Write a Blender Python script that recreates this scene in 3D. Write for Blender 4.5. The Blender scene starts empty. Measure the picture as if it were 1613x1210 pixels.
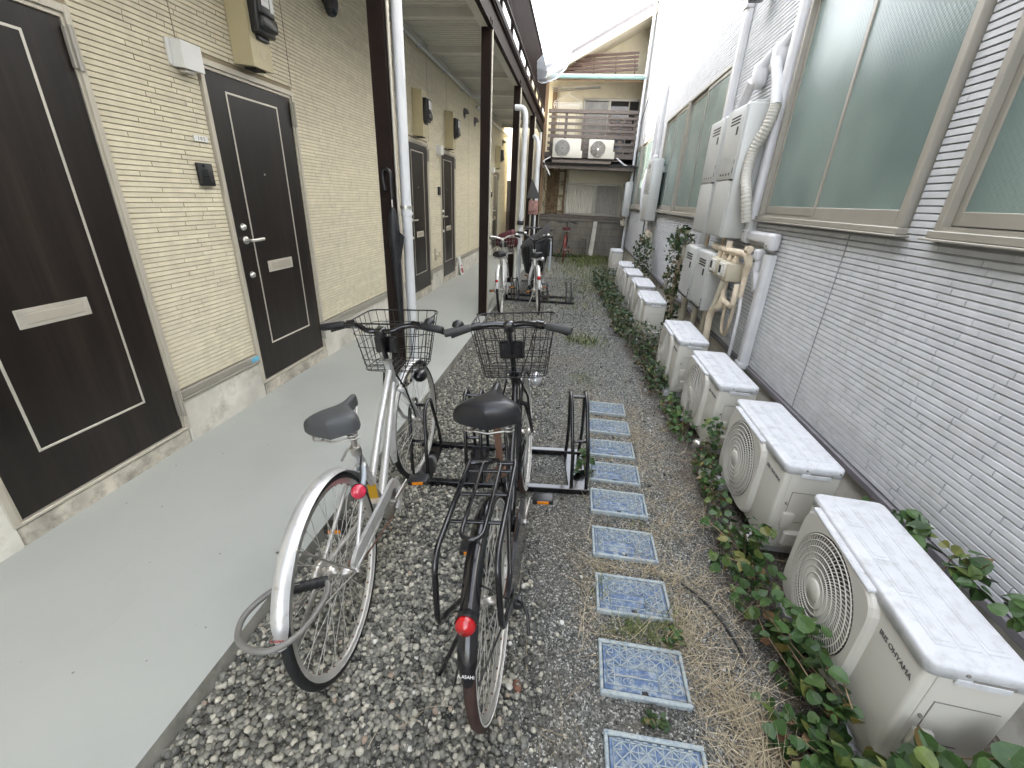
import bpy, bmesh, math, random
import numpy as np
from mathutils import Vector as V, Matrix
PI = math.pi
rnd = random.Random(11)
S = bpy.context.scene
COL = S.collection
WM = {}          # world matrix of every object, kept while building

class MB:
    """collects shapes and links them as ONE mesh object"""
    def __init__(s):
        s.v = []; s.f = []; s.s = []
    def add(s, vs, fs, smooth=False):
        o = len(s.v)
        s.v.extend(tuple(p) for p in vs)
        for f in fs:
            s.f.append(tuple(i + o for i in f)); s.s.append(smooth)
        return s
    def box(s, x0, x1, y0, y1, z0, z1, b=0.0):
        if x1 < x0: x0, x1 = x1, x0
        if y1 < y0: y0, y1 = y1, y0
        if z1 < z0: z0, z1 = z1, z0
        b = min(b, (x1-x0)*.45, (y1-y0)*.45, (z1-z0)*.45)
        if b <= 0:
            vs = [(x, y, z) for x in (x0, x1) for y in (y0, y1) for z in (z0, z1)]
            return s.add(vs, [(0,1,3,2),(4,6,7,5),(0,4,5,1),(2,3,7,6),(0,2,6,4),(1,5,7,3)])
        X = (x0, x1); Y = (y0, y1); Z = (z0, z1)
        vs = []; idx = {}
        for i in (0,1):
            for j in (0,1):
                for k in (0,1):
                    sx, sy, sz = (1-2*i)*b, (1-2*j)*b, (1-2*k)*b
                    idx[i,j,k,0] = len(vs); vs.append((X[i], Y[j]+sy, Z[k]+sz))
                    idx[i,j,k,1] = len(vs); vs.append((X[i]+sx, Y[j], Z[k]+sz))
                    idx[i,j,k,2] = len(vs); vs.append((X[i]+sx, Y[j]+sy, Z[k]))
        F = []
        for i in (0,1):
            F.append((idx[i,0,0,0], idx[i,1,0,0], idx[i,1,1,0], idx[i,0,1,0]))
            F.append((idx[0,i,0,1], idx[1,i,0,1], idx[1,i,1,1], idx[0,i,1,1]))
            F.append((idx[0,0,i,2], idx[1,0,i,2], idx[1,1,i,2], idx[0,1,i,2]))
        for j in (0,1):
            for k in (0,1):
                F.append((idx[0,j,k,1], idx[1,j,k,1], idx[1,j,k,2], idx[0,j,k,2]))
                F.append((idx[j,0,k,0], idx[j,1,k,0], idx[j,1,k,2], idx[j,0,k,2]))
                F.append((idx[j,k,0,0], idx[j,k,1,0], idx[j,k,1,1], idx[j,k,0,1]))
        for i in (0,1):
            for j in (0,1):
                for k in (0,1):
                    F.append((idx[i,j,k,0], idx[i,j,k,1], idx[i,j,k,2]))
        return s.add(vs, F)
    def rbox(s, x0, x1, y0, y1, z0, z1, r=.01, seg=3, M=None):
        bm = bmesh.new()
        bmesh.ops.create_cube(bm, size=1)
        for v in bm.verts:
            v.co = V(((x0+x1)/2 + v.co.x*(x1-x0), (y0+y1)/2 + v.co.y*(y1-y0), (z0+z1)/2 + v.co.z*(z1-z0)))
        bmesh.ops.bevel(bm, geom=bm.edges[:], offset=r, segments=seg, profile=.5, affect='EDGES', clamp_overlap=True)
        return s.addbm(bm, M)
    def addbm(s, bm, M=None, smooth=True):
        bm.verts.index_update()
        s.add([(M @ v.co if M else v.co) for v in bm.verts], [[v.index for v in f.verts] for f in bm.faces], smooth)
        bm.free(); return s
    def tube(s, pts, r, seg=8, closed=False, cap=True, flat=1.0):
        P = [V(p) for p in pts]; n = len(P)
        rr = r if isinstance(r, (list, tuple)) else [r]*n
        T = []
        for i in range(n):
            if closed: t = P[(i+1) % n] - P[i-1]
            else: t = P[min(i+1, n-1)] - P[max(i-1, 0)]
            if t.length < 1e-9: t = V((0,0,1))
            T.append(t.normalized())
        a = V((0,0,1)) if abs(T[0].z) < .9 else V((1,0,0))
        N = (a - T[0]*a.dot(T[0])).normalized()
        vs = []
        for i in range(n):
            N = (N - T[i]*N.dot(T[i]))
            N = N.normalized() if N.length > 1e-6 else T[i].orthogonal().normalized()
            B = T[i].cross(N)
            for k in range(seg):
                an = 2*PI*k/seg
                vs.append(P[i] + (N*math.cos(an) + B*math.sin(an)*flat)*rr[i])
        F = []
        for i in range(n if closed else n-1):
            j = (i+1) % n
            for k in range(seg):
                l = (k+1) % seg
                F.append((i*seg+k, i*seg+l, j*seg+l, j*seg+k))
        s.add(vs, F, seg > 4)
        if cap and not closed:
            s.add(vs[:seg], [tuple(range(seg))[::-1]]); s.add(vs[-seg:], [tuple(range(seg))])
        return s
    def cyl(s, a, b, r, r2=None, seg=16):
        return s.tube([a, b], [r, r if r2 is None else r2], seg)
    def lathe(s, prof, seg=24, M=None, smooth=True):
        vs = []; F = []
        for (r, z) in prof:
            for k in range(seg):
                p = V((r*math.cos(2*PI*k/seg), r*math.sin(2*PI*k/seg), z))
                vs.append(M @ p if M else p)
        for i in range(len(prof)-1):
            for k in range(seg):
                l = (k+1) % seg
                F.append((i*seg+k, i*seg+l, (i+1)*seg+l, (i+1)*seg+k))
        return s.add(vs, F, smooth)
    def prism(s, poly, axis, a, b):
        def mk(p, t):
            return {'x': (t, p[0], p[1]), 'y': (p[0], t, p[1]), 'z': (p[0], p[1], t)}[axis]
        n = len(poly)
        s.add([mk(p, a) for p in poly] + [mk(p, b) for p in poly],
              [tuple(range(n)), tuple(range(n, 2*n))[::-1]] + [(i, (i+1) % n, n+(i+1) % n, n+i) for i in range(n)])
        return s
    def quad(s, a, b, c, d):
        return s.add([a, b, c, d], [(0,1,2,3)])
    def xf(s, M):
        s.v = [tuple(M @ V(p)) for p in s.v]; return s
    def build(s, name, mat, parent=None, world=False, label=None, recalc=True):
        me = bpy.data.meshes.new(name)
        vs = s.v
        if parent is not None and world:
            Mi = WM[parent].inverted(); vs = [tuple(Mi @ V(p)) for p in vs]
        me.from_pydata(vs, [], s.f)
        me.polygons.foreach_set('use_smooth', s.s)
        if recalc:
            bm = bmesh.new(); bm.from_mesh(me)
            bmesh.ops.recalc_face_normals(bm, faces=bm.faces[:]); bm.to_mesh(me); bm.free()
        for m in (mat if isinstance(mat, (list, tuple)) else [mat]):
            me.materials.append(m)
        return link(name, me, parent, label)

def link(name, data, parent=None, label=None):
    o = bpy.data.objects.new(name, data); COL.objects.link(o)
    if parent is not None:
        o.parent = parent; WM[o] = WM[parent].copy()
    else:
        WM[o] = Matrix.Identity(4)
    if label: o['label'] = label
    return o

def thing(name, label, cat, loc=(0,0,0), rot=(0,0,0), group=None):
    o = bpy.data.objects.new(name, None); COL.objects.link(o)
    o.empty_display_size = .1
    o.location = loc; o.rotation_euler = rot
    o['label'] = label; o['category'] = cat
    if group: o['group'] = group
    WM[o] = Matrix.LocRotScale(V(loc), __import__('mathutils').Euler(rot), V((1,1,1)))
    return o

def tag(o, label, cat, group=None):
    o['label'] = label; o['category'] = cat
    if group: o['group'] = group
    return o
def kind(o, k):
    o['kind'] = k; return o

def dup(root, loc, rot=(0,0,0), label=None, group=None, skip=()):
    def cp(o, parent):
        c = o.copy(); COL.objects.link(c); c.parent = parent
        for ch in list(kids.get(o, [])): cp(ch, c)
        return c
    kids = {}
    for o in list(COL.objects):
        if o.parent and o.name.split('.')[0] not in skip: kids.setdefault(o.parent, []).append(o)
    r = cp(root, None); r.location = loc; r.rotation_euler = rot
    if label: r['label'] = label
    if group: r['group'] = group
    WM[r] = Matrix.LocRotScale(V(loc), __import__('mathutils').Euler(rot), V((1,1,1)))
    return r

def text(body, size, M, name, mat, parent, ext=.0006, world=False, spacing=1.0):
    cu = bpy.data.curves.new('lettering', 'FONT'); cu.body = body; cu.size = size
    cu.align_x = 'CENTER'; cu.align_y = 'CENTER'; cu.extrude = ext; cu.space_character = spacing
    t = bpy.data.objects.new('lettering_curve', cu)
    me = bpy.data.meshes.new_from_object(t)
    bpy.data.objects.remove(t); bpy.data.curves.remove(cu)
    if world: M = WM[parent].inverted() @ M
    me.transform(M); me.materials.clear(); me.materials.append(mat)
    me.name = name
    return link(name, me, parent)

def npmesh(name, co, faces, mat, smooth=True, tri=3):
    """co (n,3), faces (m,tri) numpy arrays -> object"""
    me = bpy.data.meshes.new(name)
    me.vertices.add(len(co)); me.vertices.foreach_set('co', co.astype(np.float32).ravel())
    m = len(faces)
    me.loops.add(m*tri); me.loops.foreach_set('vertex_index', faces.astype(np.int32).ravel())
    me.polygons.add(m)
    me.polygons.foreach_set('loop_start', np.arange(0, m*tri, tri, dtype=np.int32))
    me.polygons.foreach_set('loop_total', np.full(m, tri, dtype=np.int32))
    me.polygons.foreach_set('use_smooth', np.full(m, smooth, dtype=bool))
    me.update(calc_edges=True); me.validate()
    me.materials.append(mat)
    return link(name, me)

# ---------------------------------------------------------------- materials
def nodes(name):
    m = bpy.data.materials.new(name); m.use_nodes = True
    nt = m.node_tree; nt.nodes.clear()
    out = nt.nodes.new('ShaderNodeOutputMaterial'); p = nt.nodes.new('ShaderNodeBsdfPrincipled')
    nt.links.new(p.outputs[0], out.inputs[0])
    return m, nt, p
def N(nt, t, **k):
    n = nt.nodes.new(t)
    for a, b in k.items():
        if a.startswith('i_'): n.inputs[a[2:].replace('_', ' ')].default_value = b
        else: setattr(n, a, b)
    return n
def ramp(nt, fac, stops, interp='LINEAR'):
    r = nt.nodes.new('ShaderNodeValToRGB'); r.color_ramp.interpolation = interp
    e = r.color_ramp.elements
    while len(e) < len(stops): e.new(.5)
    for el, (p, c) in zip(e, stops):
        el.position = p; el.color = (c[0], c[1], c[2], 1) if not isinstance(c, (int, float)) else (c, c, c, 1)
    nt.links.new(fac, r.inputs[0]); return r.outputs[0]
def mixc(nt, a, b, fac, mode='MIX'):
    m = nt.nodes.new('ShaderNodeMix'); m.data_type = 'RGBA'; m.blend_type = mode
    def put(sock, v):
        if hasattr(v, 'is_output'): nt.links.new(v, sock)
        elif isinstance(v, (int, float)): sock.default_value = v
        else: sock.default_value = (v[0], v[1], v[2], 1)
    put(m.inputs[0], fac); put(m.inputs[6], a); put(m.inputs[7], b)
    return m.outputs[2]
def objc(nt, scale=(1,1,1), world=False):
    mp = N(nt, 'ShaderNodeMapping'); mp.inputs['Scale'].default_value = scale
    if world:
        g = N(nt, 'ShaderNodeNewGeometry'); nt.links.new(g.outputs['Position'], mp.inputs[0])
    else:
        t = N(nt, 'ShaderNodeTexCoord'); nt.links.new(t.outputs['Object'], mp.inputs[0])
    return mp.outputs[0]
def noise(nt, vec, scale, detail=4, rough=.55):
    n = N(nt, 'ShaderNodeTexNoise'); n.inputs['Scale'].default_value = scale
    n.inputs['Detail'].default_value = detail; n.inputs['Roughness'].default_value = rough
    nt.links.new(vec, n.inputs['Vector']); return n.outputs['Fac']
def bumpn(nt, p, h, strength=.3, dist=.005):
    b = N(nt, 'ShaderNodeBump'); b.inputs['Strength'].default_value = strength; b.inputs['Distance'].default_value = dist
    nt.links.new(h, b.inputs['Height']); nt.links.new(b.outputs[0], p.inputs['Normal'])

def pm(name, col, rough=.5, metal=0., var=.12, vs=6., bump=0., bs=60., dirt=None, dl=.58, ds=9., island=0., coat=0., spec=.5, stretch=(1,1,1), rv=.0, world=False):
    """general surface: base colour with soft variation, optional dirt blotches, fine bump"""
    m, nt, p = nodes(name)
    vec = objc(nt, stretch, world)
    n = noise(nt, vec, vs, 5)
    lo = tuple(c*(1-var) for c in col); hi = tuple(min(1, c*(1+var)) for c in col)
    c = ramp(nt, n, [(.3, lo), (.7, hi)])
    if island:
        g = N(nt, 'ShaderNodeNewGeometry')
        il = ramp(nt, g.outputs['Random Per Island'], [(0, 1-island), (1, 1.0)])
        c = mixc(nt, c, il, 1.0, 'MULTIPLY')
    if dirt:
        d = noise(nt, vec, ds, 8, .68)
        f = ramp(nt, d, [(dl-.08, 0.), (dl+.12, .85)])
        c = mixc(nt, c, dirt, f)
    nt.links.new(c, p.inputs['Base Color'])
    p.inputs['Metallic'].default_value = metal
    p.inputs['Specular IOR Level'].default_value = spec
    if rv:
        r = ramp(nt, noise(nt, vec, vs*2.3, 5), [(.3, max(.02, rough-rv)), (.7, min(1, rough+rv))])
        nt.links.new(r, p.inputs['Roughness'])
    else: p.inputs['Roughness'].default_value = rough
    if coat: p.inputs['Coat Weight'].default_value = coat; p.inputs['Coat Roughness'].default_value = .06
    if bump: bumpn(nt, p, noise(nt, vec, bs, 6), bump, .004)
    return m
def islandmat(name, stops, rough=.7, extra=None, spec=.4, bump=0, bs=200, trans=0.):
    m, nt, p = nodes(name)
    g = N(nt, 'ShaderNodeNewGeometry')
    c = ramp(nt, g.outputs['Random Per Island'], stops)
    vec = objc(nt)
    n = noise(nt, vec, 90 if extra is None else extra, 3)
    c = mixc(nt, c, ramp(nt, n, [(.3, .72), (.7, 1.15)]), 1.0, 'MULTIPLY')
    nt.links.new(c, p.inputs['Base Color']); p.inputs['Roughness'].default_value = rough
    p.inputs['Specular IOR Level'].default_value = spec
    if bump: bumpn(nt, p, noise(nt, vec, bs, 4), bump, .002)
    return m
M_ = {}
M_['siding_cream'] = pm('cream_siding', (.68,.625,.475), .72, var=.08, vs=14, bump=.35, bs=45, dirt=(.55,.50,.36), dl=.66, ds=5, island=.10)
M_['siding_grey'] = pm('grey_siding', (.55,.56,.575), .8, var=.08, vs=11, spec=.15, bump=.10, bs=40, dirt=(.44,.44,.43), dl=.62, ds=4, island=.07)
M_['groove_cream'] = pm('cream_groove', (.30,.25,.17), .9)
M_['groove_grey'] = pm('grey_groove', (.26,.265,.275), .9)
M_['upper_white'] = pm('upper_white_siding', (.74,.73,.70), .7)
M_['concrete'] = pm('foundation_concrete', (.56,.54,.48), .85, var=.22, vs=3.5, bump=.5, bs=22, dirt=(.33,.31,.25), dl=.60, ds=5)
M_['step_concrete'] = pm('rough_step_concrete', (.46,.43,.36), .9, var=.35, vs=7, bump=1.0, bs=18, dirt=(.20,.18,.15), dl=.55, ds=9)
M_['edge_concrete'] = pm('edge_concrete', (.22,.215,.185), .9, var=.3, vs=8, bump=.8, bs=25, dirt=(.10,.10,.08), dl=.55, ds=6)
M_['bronze'] = pm('bronze_aluminium', (.335,.315,.27), .42, metal=.3, var=.06)
M_['alu'] = pm('champagne_aluminium', (.52,.48,.40), .4, metal=.3, var=.06)
M_['trimline'] = pm('inlay_aluminium', (.66,.62,.54), .32, metal=.5, var=.05)
M_['brown'] = pm('dark_brown_steel', (.021,.0145,.0125), .55, var=.15, vs=4, spec=.05)
M_['deck'] = pm('deck_steel', (.56,.545,.49), .55, var=.06)
M_['white_pvc'] = pm('white_pvc', (.64,.65,.66), .35, var=.05, vs=3, dirt=(.55,.53,.48), dl=.66, ds=5)
M_['white_duct'] = pm('white_duct_plastic', (.57,.57,.58), .45, var=.07, vs=5, dirt=(.50,.48,.44), dl=.62, ds=6)
M_['beige_box'] = pm('beige_meter_box', (.47,.41,.255), .5, var=.05)
M_['black_pl'] = pm('black_plastic', (.018,.018,.019), .35, var=.1)
M_['chrome'] = pm('satin_metal', (.72,.70,.66), .28, metal=.9, var=.04)
M_['ivory'] = pm('ivory_panel', (.55,.53,.475), .45, var=.04, vs=3, dirt=(.50,.46,.38), dl=.70, ds=4)
M_['ac_white'] = pm('ac_lid_white', (.58,.59,.61), .5, var=.07, vs=8, dirt=(.42,.42,.42), dl=.57, ds=22, bump=.1, bs=120)
M_['ac_dark'] = pm('dark_coil', (.035,.034,.032), .6, var=.4, vs=30)
M_['seam'] = pm('seam_shadow', (.22,.21,.19), .7, var=0)
M_['fan'] = pm('fan_plastic', (.16,.15,.14), .5)
M_['lettering'] = pm('dark_lettering', (.10,.10,.10), .6, var=.0)
M_['beige_pipe'] = pm('beige_lagging', (.62,.53,.40), .75, var=.15, vs=10, bump=.4, bs=50, dirt=(.40,.31,.20), dl=.58, ds=9)
M_['gas_meter'] = pm('gas_meter_paint', (.45,.41,.31), .5, var=.08)
M_['heater'] = pm('heater_grey', (.51,.515,.495), .38, metal=.15, var=.04, vs=2.5, dirt=(.48,.47,.43), dl=.70, ds=3)
M_['blue_tag'] = pm('blue_sticker', (.15,.45,.62), .5)
M_['white'] = pm('white_paint', (.70,.70,.68), .5, var=.03)
M_['glassdark'] = pm('dark_glass', (.02,.025,.03), .08, var=0)
M_['silver'] = pm('silver_paint', (.60,.60,.595), .36, metal=.5, var=.08, vs=9, dirt=(.33,.27,.21), dl=.63, ds=34, rv=.06)
M_['steel'] = pm('worn_steel', (.50,.48,.45), .35, metal=.85, var=.15, vs=20, dirt=(.24,.12,.06), dl=.62, ds=30)
M_['rim'] = pm('rim_alloy', (.56,.55,.52), .38, metal=.6, var=.08, dirt=(.38,.25,.15), dl=.66, ds=30)
M_['spoke'] = pm('spoke_steel', (.70,.69,.66), .3, metal=.7, var=.1, dirt=(.30,.18,.10), dl=.62, ds=40)
M_['blackpaint'] = pm('gloss_black_paint', (.006,.0055,.007), .2, var=.1, coat=.45)
M_['blackwire'] = pm('black_wire', (.012,.012,.012), .4, var=.1, dirt=(.07,.03,.015), dl=.66, ds=40)
M_['tyre'] = pm('black_rubber', (.009,.009,.009), .75, var=.25, vs=30, bump=.2, bs=150)
M_['tyre_brown'] = pm('brown_rubber', (.040,.019,.014), .7, var=.2, vs=30, bump=.2, bs=150)
M_['grip'] = pm('grip_rubber', (.014,.014,.015), .6, var=.1)
M_['grip_grey'] = pm('grey_grip', (.042,.042,.042), .6, var=.1)
M_['saddle_grey'] = pm('grey_vinyl', (.058,.060,.062), .48, var=.08, bump=.08, bs=300)
M_['saddle_black'] = pm('black_vinyl', (.012,.012,.014), .30, var=.15, bump=.08, bs=300)
M_['red_refl'] = pm('red_reflector', (.45,.008,.012), .12, var=.25, vs=60, coat=.8)
M_['pink_refl'] = pm('pink_red_reflector', (.62,.035,.075), .12, var=.2, vs=60, coat=.8)
M_['orange_refl'] = pm('orange_reflector', (.75,.24,.01), .2, var=.25, vs=90, coat=.6)
M_['yellow_tag'] = pm('yellow_sticker', (.62,.36,.02), .5, var=.1)
M_['red_paint'] = pm('red_paint', (.17,.022,.018), .3, var=.1, coat=.3)
M_['maroon'] = pm('maroon_cloth', (.065,.008,.013), .8, var=.2)
M_['hood'] = pm('charcoal_cover', (.055,.053,.052), .75, var=.15, bump=.3, bs=30)
M_['lens'] = pm('lamp_lens', (.70,.70,.72), .08, metal=.6, var=.02)
M_['wood_old'] = pm('weathered_wood', (.135,.113,.10), .85, var=.3, vs=10, bump=.4, bs=40, stretch=(1,1,6))
M_['wood_brown'] = pm('brown_slats', (.060,.030,.022), .6, var=.2)
M_['wood_tan'] = pm('tan_timber', (.20,.13,.075), .8, var=.25, vs=6, stretch=(6,1,1))
M_['cream_wall'] = pm('cream_plaster', (.66,.61,.46), .85, var=.10, vs=2.5, bump=.3, bs=30, dirt=(.50,.45,.30), dl=.62, ds=1.5)
M_['cream_panel'] = pm('cream_panel', (.70,.65,.52), .6, var=.05)
M_['curtain'] = pm('curtain_cloth', (.62,.59,.52), .9, var=.06)
M_['roof_grey'] = pm('grey_roof_edge', (.18,.17,.18), .5, var=.1)
M_['teal_pipe'] = pm('teal_gutter', (.22,.33,.31), .4, var=.08)
M_['dark_void'] = pm('dark_opening', (.02,.018,.017), .8)
M_['twig'] = pm('dry_vine', (.26,.19,.11), .9, var=.25)
M_['rust'] = pm('rusty_metal', (.14,.075,.05), .8, var=.3)
M_['stone'] = pm('pale_stone', (.42,.40,.36), .85, var=.25, vs=30, bump=.6, bs=80)
M_['fence_blue'] = None

def door_mat():
    m, nt, p = nodes('dark_walnut_door')
    vec = objc(nt, (14, 14, .55), True)
    n = noise(nt, vec, 1.0, 6, .6)
    n2 = noise(nt, objc(nt, (60, 60, 2.2), True), 1.0, 4, .6)
    c = ramp(nt, n, [(.32, (.007,.0045,.0034)), (.55, (.013,.0088,.0068)), (.72, (.023,.0155,.0115))])
    c = mixc(nt, c, ramp(nt, n2, [(.35, .75), (.65, 1.2)]), 1., 'MULTIPLY')
    nt.links.new(c, p.inputs['Base Color']); p.inputs['Roughness'].default_value = .36
    bumpn(nt, p, n2, .08, .001)
    return m
M_['door'] = door_mat()

def glass_mat():
    m, nt, p = nodes('patterned_green_glass')
    vec = objc(nt, (1,1,1), True)
    rot = N(nt, 'ShaderNodeMapping'); rot.inputs['Rotation'].default_value = (.78, 0, 0); rot.inputs['Scale'].default_value = (58, 58, 58)
    nt.links.new(vec, rot.inputs[0])
    vo = N(nt, 'ShaderNodeTexVoronoi'); vo.inputs['Scale'].default_value = 1.0; vo.inputs['Randomness'].default_value = .12
    nt.links.new(rot.outputs[0], vo.inputs['Vector'])
    big = noise(nt, vec, 1.3, 2)
    c = ramp(nt, big, [(.35, (.115,.165,.155)), (.65, (.185,.245,.225))])
    nt.links.new(c, p.inputs['Base Color']); p.inputs['Roughness'].default_value = .16
    p.inputs['Specular IOR Level'].default_value = .8
    bumpn(nt, p, vo.outputs['Distance'], .55, .005)
    return m
M_['glass'] = glass_mat()

def pave_mat():
    m, nt, p = nodes('painted_concrete_floor')
    vec = objc(nt, (1,1,1), True)
    n = noise(nt, vec, 1.1, 6, .6)
    c = ramp(nt, n, [(.30, (.335,.350,.325)), (.5, (.375,.388,.365)), (.7, (.40,.412,.38))])
    st = noise(nt, objc(nt, (5, 1.3, 5), True), 1.6, 8, .7)
    c = mixc(nt, c, (.34,.315,.25), ramp(nt, st, [(.60, 0.), (.80, .35)]))
    sp = N(nt, 'ShaderNodeTexVoronoi'); sp.inputs['Scale'].default_value = 9.0; nt.links.new(vec, sp.inputs['Vector'])
    c = mixc(nt, c, (.14,.12,.09), ramp(nt, sp.outputs['Distance'], [(.025, .8), (.05, 0.)]))
    nt.links.new(c, p.inputs['Base Color'])
    nt.links.new(ramp(nt, n, [(.3, .50), (.7, .66)]), p.inputs['Roughness'])
    bumpn(nt, p, noise(nt, vec, 55, 5), .12, .003)
    return m
M_['pave'] = pave_mat()

def gravel_mat():
    m, nt, p = nodes('fine_gravel')
    vec = objc(nt, (1,1,1), True)
    v1 = N(nt, 'ShaderNodeTexVoronoi'); v1.inputs['Scale'].default_value = 150.; nt.links.new(vec, v1.inputs['Vector'])
    v2 = N(nt, 'ShaderNodeTexVoronoi'); v2.inputs['Scale'].default_value = 70.; nt.links.new(vec, v2.inputs['Vector'])
    sx = N(nt, 'ShaderNodeSeparateColor'); nt.links.new(v1.outputs['Color'], sx.inputs[0])
    c = ramp(nt, sx.outputs[0], [(0, (.045,.046,.041)), (.45, (.115,.117,.108)), (.8, (.20,.202,.187)), (1, (.55,.54,.50))])
    big = noise(nt, vec, .9, 6, .65)
    c = mixc(nt, c, (.17,.135,.085), ramp(nt, big, [(.48, 0.), (.66, .6)]))
    xyz = N(nt, 'ShaderNodeSeparateXYZ'); nt.links.new(vec, xyz.inputs[0])
    # a strip of trodden soil and rotted leaves along the foot of the vines
    wob = N(nt, 'ShaderNodeMath', operation='MULTIPLY_ADD'); nt.links.new(noise(nt, vec, 3.1, 5, .6), wob.inputs[0]); wob.inputs[1].default_value = .55; nt.links.new(xyz.outputs[0], wob.inputs[2])
    mr = N(nt, 'ShaderNodeMapRange'); nt.links.new(wob.outputs[0], mr.inputs[0]); mr.inputs[1].default_value = .98; mr.inputs[2].default_value = 1.16; mr.inputs[4].default_value = .8
    c = mixc(nt, c, (.085,.062,.040), mr.outputs[0])
    nt.links.new(c, p.inputs['Base Color']); p.inputs['Roughness'].default_value = .9
    add = N(nt, 'ShaderNodeMath', operation='ADD'); nt.links.new(v1.outputs['Distance'], add.inputs[0]); nt.links.new(v2.outputs['Distance'], add.inputs[1])
    inv = N(nt, 'ShaderNodeMath', operation='SUBTRACT'); inv.inputs[0].default_value = 1.; nt.links.new(add.outputs[0], inv.inputs[1])
    bumpn(nt, p, inv.outputs[0], .8, .006)
    return m
M_['gravel'] = gravel_mat()
M_['pebble'] = islandmat('pebbles', [(0,(.060,.060,.052)),(.22,(.125,.124,.106)),(.5,(.20,.195,.165)),(.75,(.29,.28,.23)),(.970,(.50,.47,.385)),(.978,(.26,.17,.115)),(.984,(.5,.48,.42)),(1,(.66,.64,.57))], .62, 60)
M_['grit'] = islandmat('grit', [(0,(.040,.041,.037)),(.4,(.110,.113,.104)),(.7,(.19,.192,.178)),(.92,(.34,.335,.305)),(1,(.68,.67,.62))], .8, 60)
M_['straw'] = islandmat('dry_grass', [(0,(.26,.205,.13)),(.5,(.38,.315,.205)),(.85,(.54,.47,.33)),(1,(.20,.14,.085))], .8)
M_['grass'] = islandmat('green_grass', [(0,(.045,.075,.018)),(.5,(.10,.14,.035)),(.85,(.19,.21,.06)),(1,(.28,.24,.11))], .6)
M_['leaf'] = islandmat('vine_leaves', [(0,(.022,.052,.014)),(.45,(.045,.095,.026)),(.75,(.070,.122,.033)),(.92,(.12,.155,.038)),(.97,(.17,.14,.04)),(1,(.11,.055,.025))], .45, 40)
M_['leafdark'] = islandmat('dark_leaves', [(0,(.018,.040,.014)),(.6,(.040,.075,.024)),(.85,(.075,.105,.032)),(.95,(.12,.10,.03)),(1,(.10,.045,.02))], .55, 40)
M_['leafdry'] = islandmat('withered_leaves', [(0,(.07,.03,.015)),(.5,(.13,.07,.03)),(1,(.20,.14,.06))], .8, 40)

def lid_mat():
    m, nt, p = nodes('worn_blue_lid')
    vec = objc(nt, (1,1,1), True)
    n = noise(nt, vec, 38, 7, .68)
    c = ramp(nt, n, [(.34, (.060,.100,.20)), (.48, (.11,.165,.275)), (.55, (.22,.27,.33)), (.70, (.38,.42,.41))])
    nt.links.new(c, p.inputs['Base Color']); p.inputs['Roughness'].default_value = .8
    return m
def lidrib_mat():
    m, nt, p = nodes('bleached_blue_ribs')
    vec = objc(nt, (1,1,1), True)
    n = noise(nt, vec, 50, 7, .7)
    c = ramp(nt, n, [(.30, (.13,.17,.24)), (.43, (.27,.32,.35)), (.58, (.39,.43,.42)), (.70, (.20,.20,.17))])
    nt.links.new(c, p.inputs['Base Color']); p.inputs['Roughness'].default_value = .85
    return m
M_['lid'] = lid_mat(); M_['lidrib'] = lidrib_mat()

def clear_mat():
    m, nt, p = nodes('clear_vinyl')
    out = [n for n in nt.nodes if n.type == 'OUTPUT_MATERIAL'][0]
    p.inputs['Base Color'].default_value = (.75,.82,.92,1); p.inputs['Roughness'].default_value = .15
    t = N(nt, 'ShaderNodeBsdfTransparent'); t.inputs[0].default_value = (.88,.92,.97,1)
    mx = N(nt, 'ShaderNodeMixShader'); mx.inputs[0].default_value = .42
    nt.links.new(t.outputs[0], mx.inputs[1]); nt.links.new(p.outputs[0], mx.inputs[2]); nt.links.new(mx.outputs[0], out.inputs[0])
    return m
M_['clear'] = clear_mat()
def block_mat():
    m, nt, p = nodes('concrete_block_wall')
    vec = objc(nt, (1,1,1), True)
    mp = N(nt, 'ShaderNodeMapping'); mp.inputs['Rotation'].default_value = (PI/2, 0, 0); nt.links.new(vec, mp.inputs[0])
    b = N(nt, 'ShaderNodeTexBrick'); b.inputs['Scale'].default_value = 1.0
    b.inputs['Brick Width'].default_value = .4; b.inputs['Row Height'].default_value = .2; b.inputs['Mortar Size'].default_value = .006
    b.inputs['Color1'].default_value = (.22,.20,.165,1); b.inputs['Color2'].default_value = (.19,.175,.15,1); b.inputs['Mortar'].default_value = (.12,.11,.09,1)
    nt.links.new(mp.outputs[0], b.inputs['Vector'])
    n = noise(nt, objc(nt, (1.5, 1.5, .6), True), 2.2, 7, .65)
    c = mixc(nt, b.outputs['Color'], (.085,.078,.066), ramp(nt, n, [(.45, 0.), (.7, .75)]))
    nt.links.new(c, p.inputs['Base Color']); p.inputs['Roughness'].default_value = .9
    bumpn(nt, p, noise(nt, vec, 40, 5), .4, .004)
    return m
M_['block'] = block_mat()
# ---------------------------------------------------------------- ground
def make_ground():
    g = MB(); g.box(-60, 60, -40, 80, -.5, 0)
    kind(g.build('ground', M_['gravel']), 'structure')
    w = MB(); w.add([(-2.3,-3,.06),(-1.068,-3,.06),(-1.052,5.7,.06),(-1.03,16,.06),(-2.3,16,.06),
                     (-2.3,-3,-.05),(-1.056,-3,-.05),(-1.040,5.7,-.05),(-1.018,16,-.05),(-2.3,16,-.05)],
                    [(0,1,2,3,4)])
    w.build('walkway', M_['pave'])
    k = MB()
    k.add([(-1.068,-3,.06),(-1.052,5.7,.06),(-1.03,16,.06),(-1.050,-3,-.05),(-1.034,5.7,-.05),(-1.012,16,-.05)], [(0,1,4,3),(1,2,5,4)])
    k.build('walkway_edge', M_['edge_concrete'])
    for o in COL.objects:
        if o.name.startswith('walkway'): o['kind'] = 'structure'
make_ground()

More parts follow.
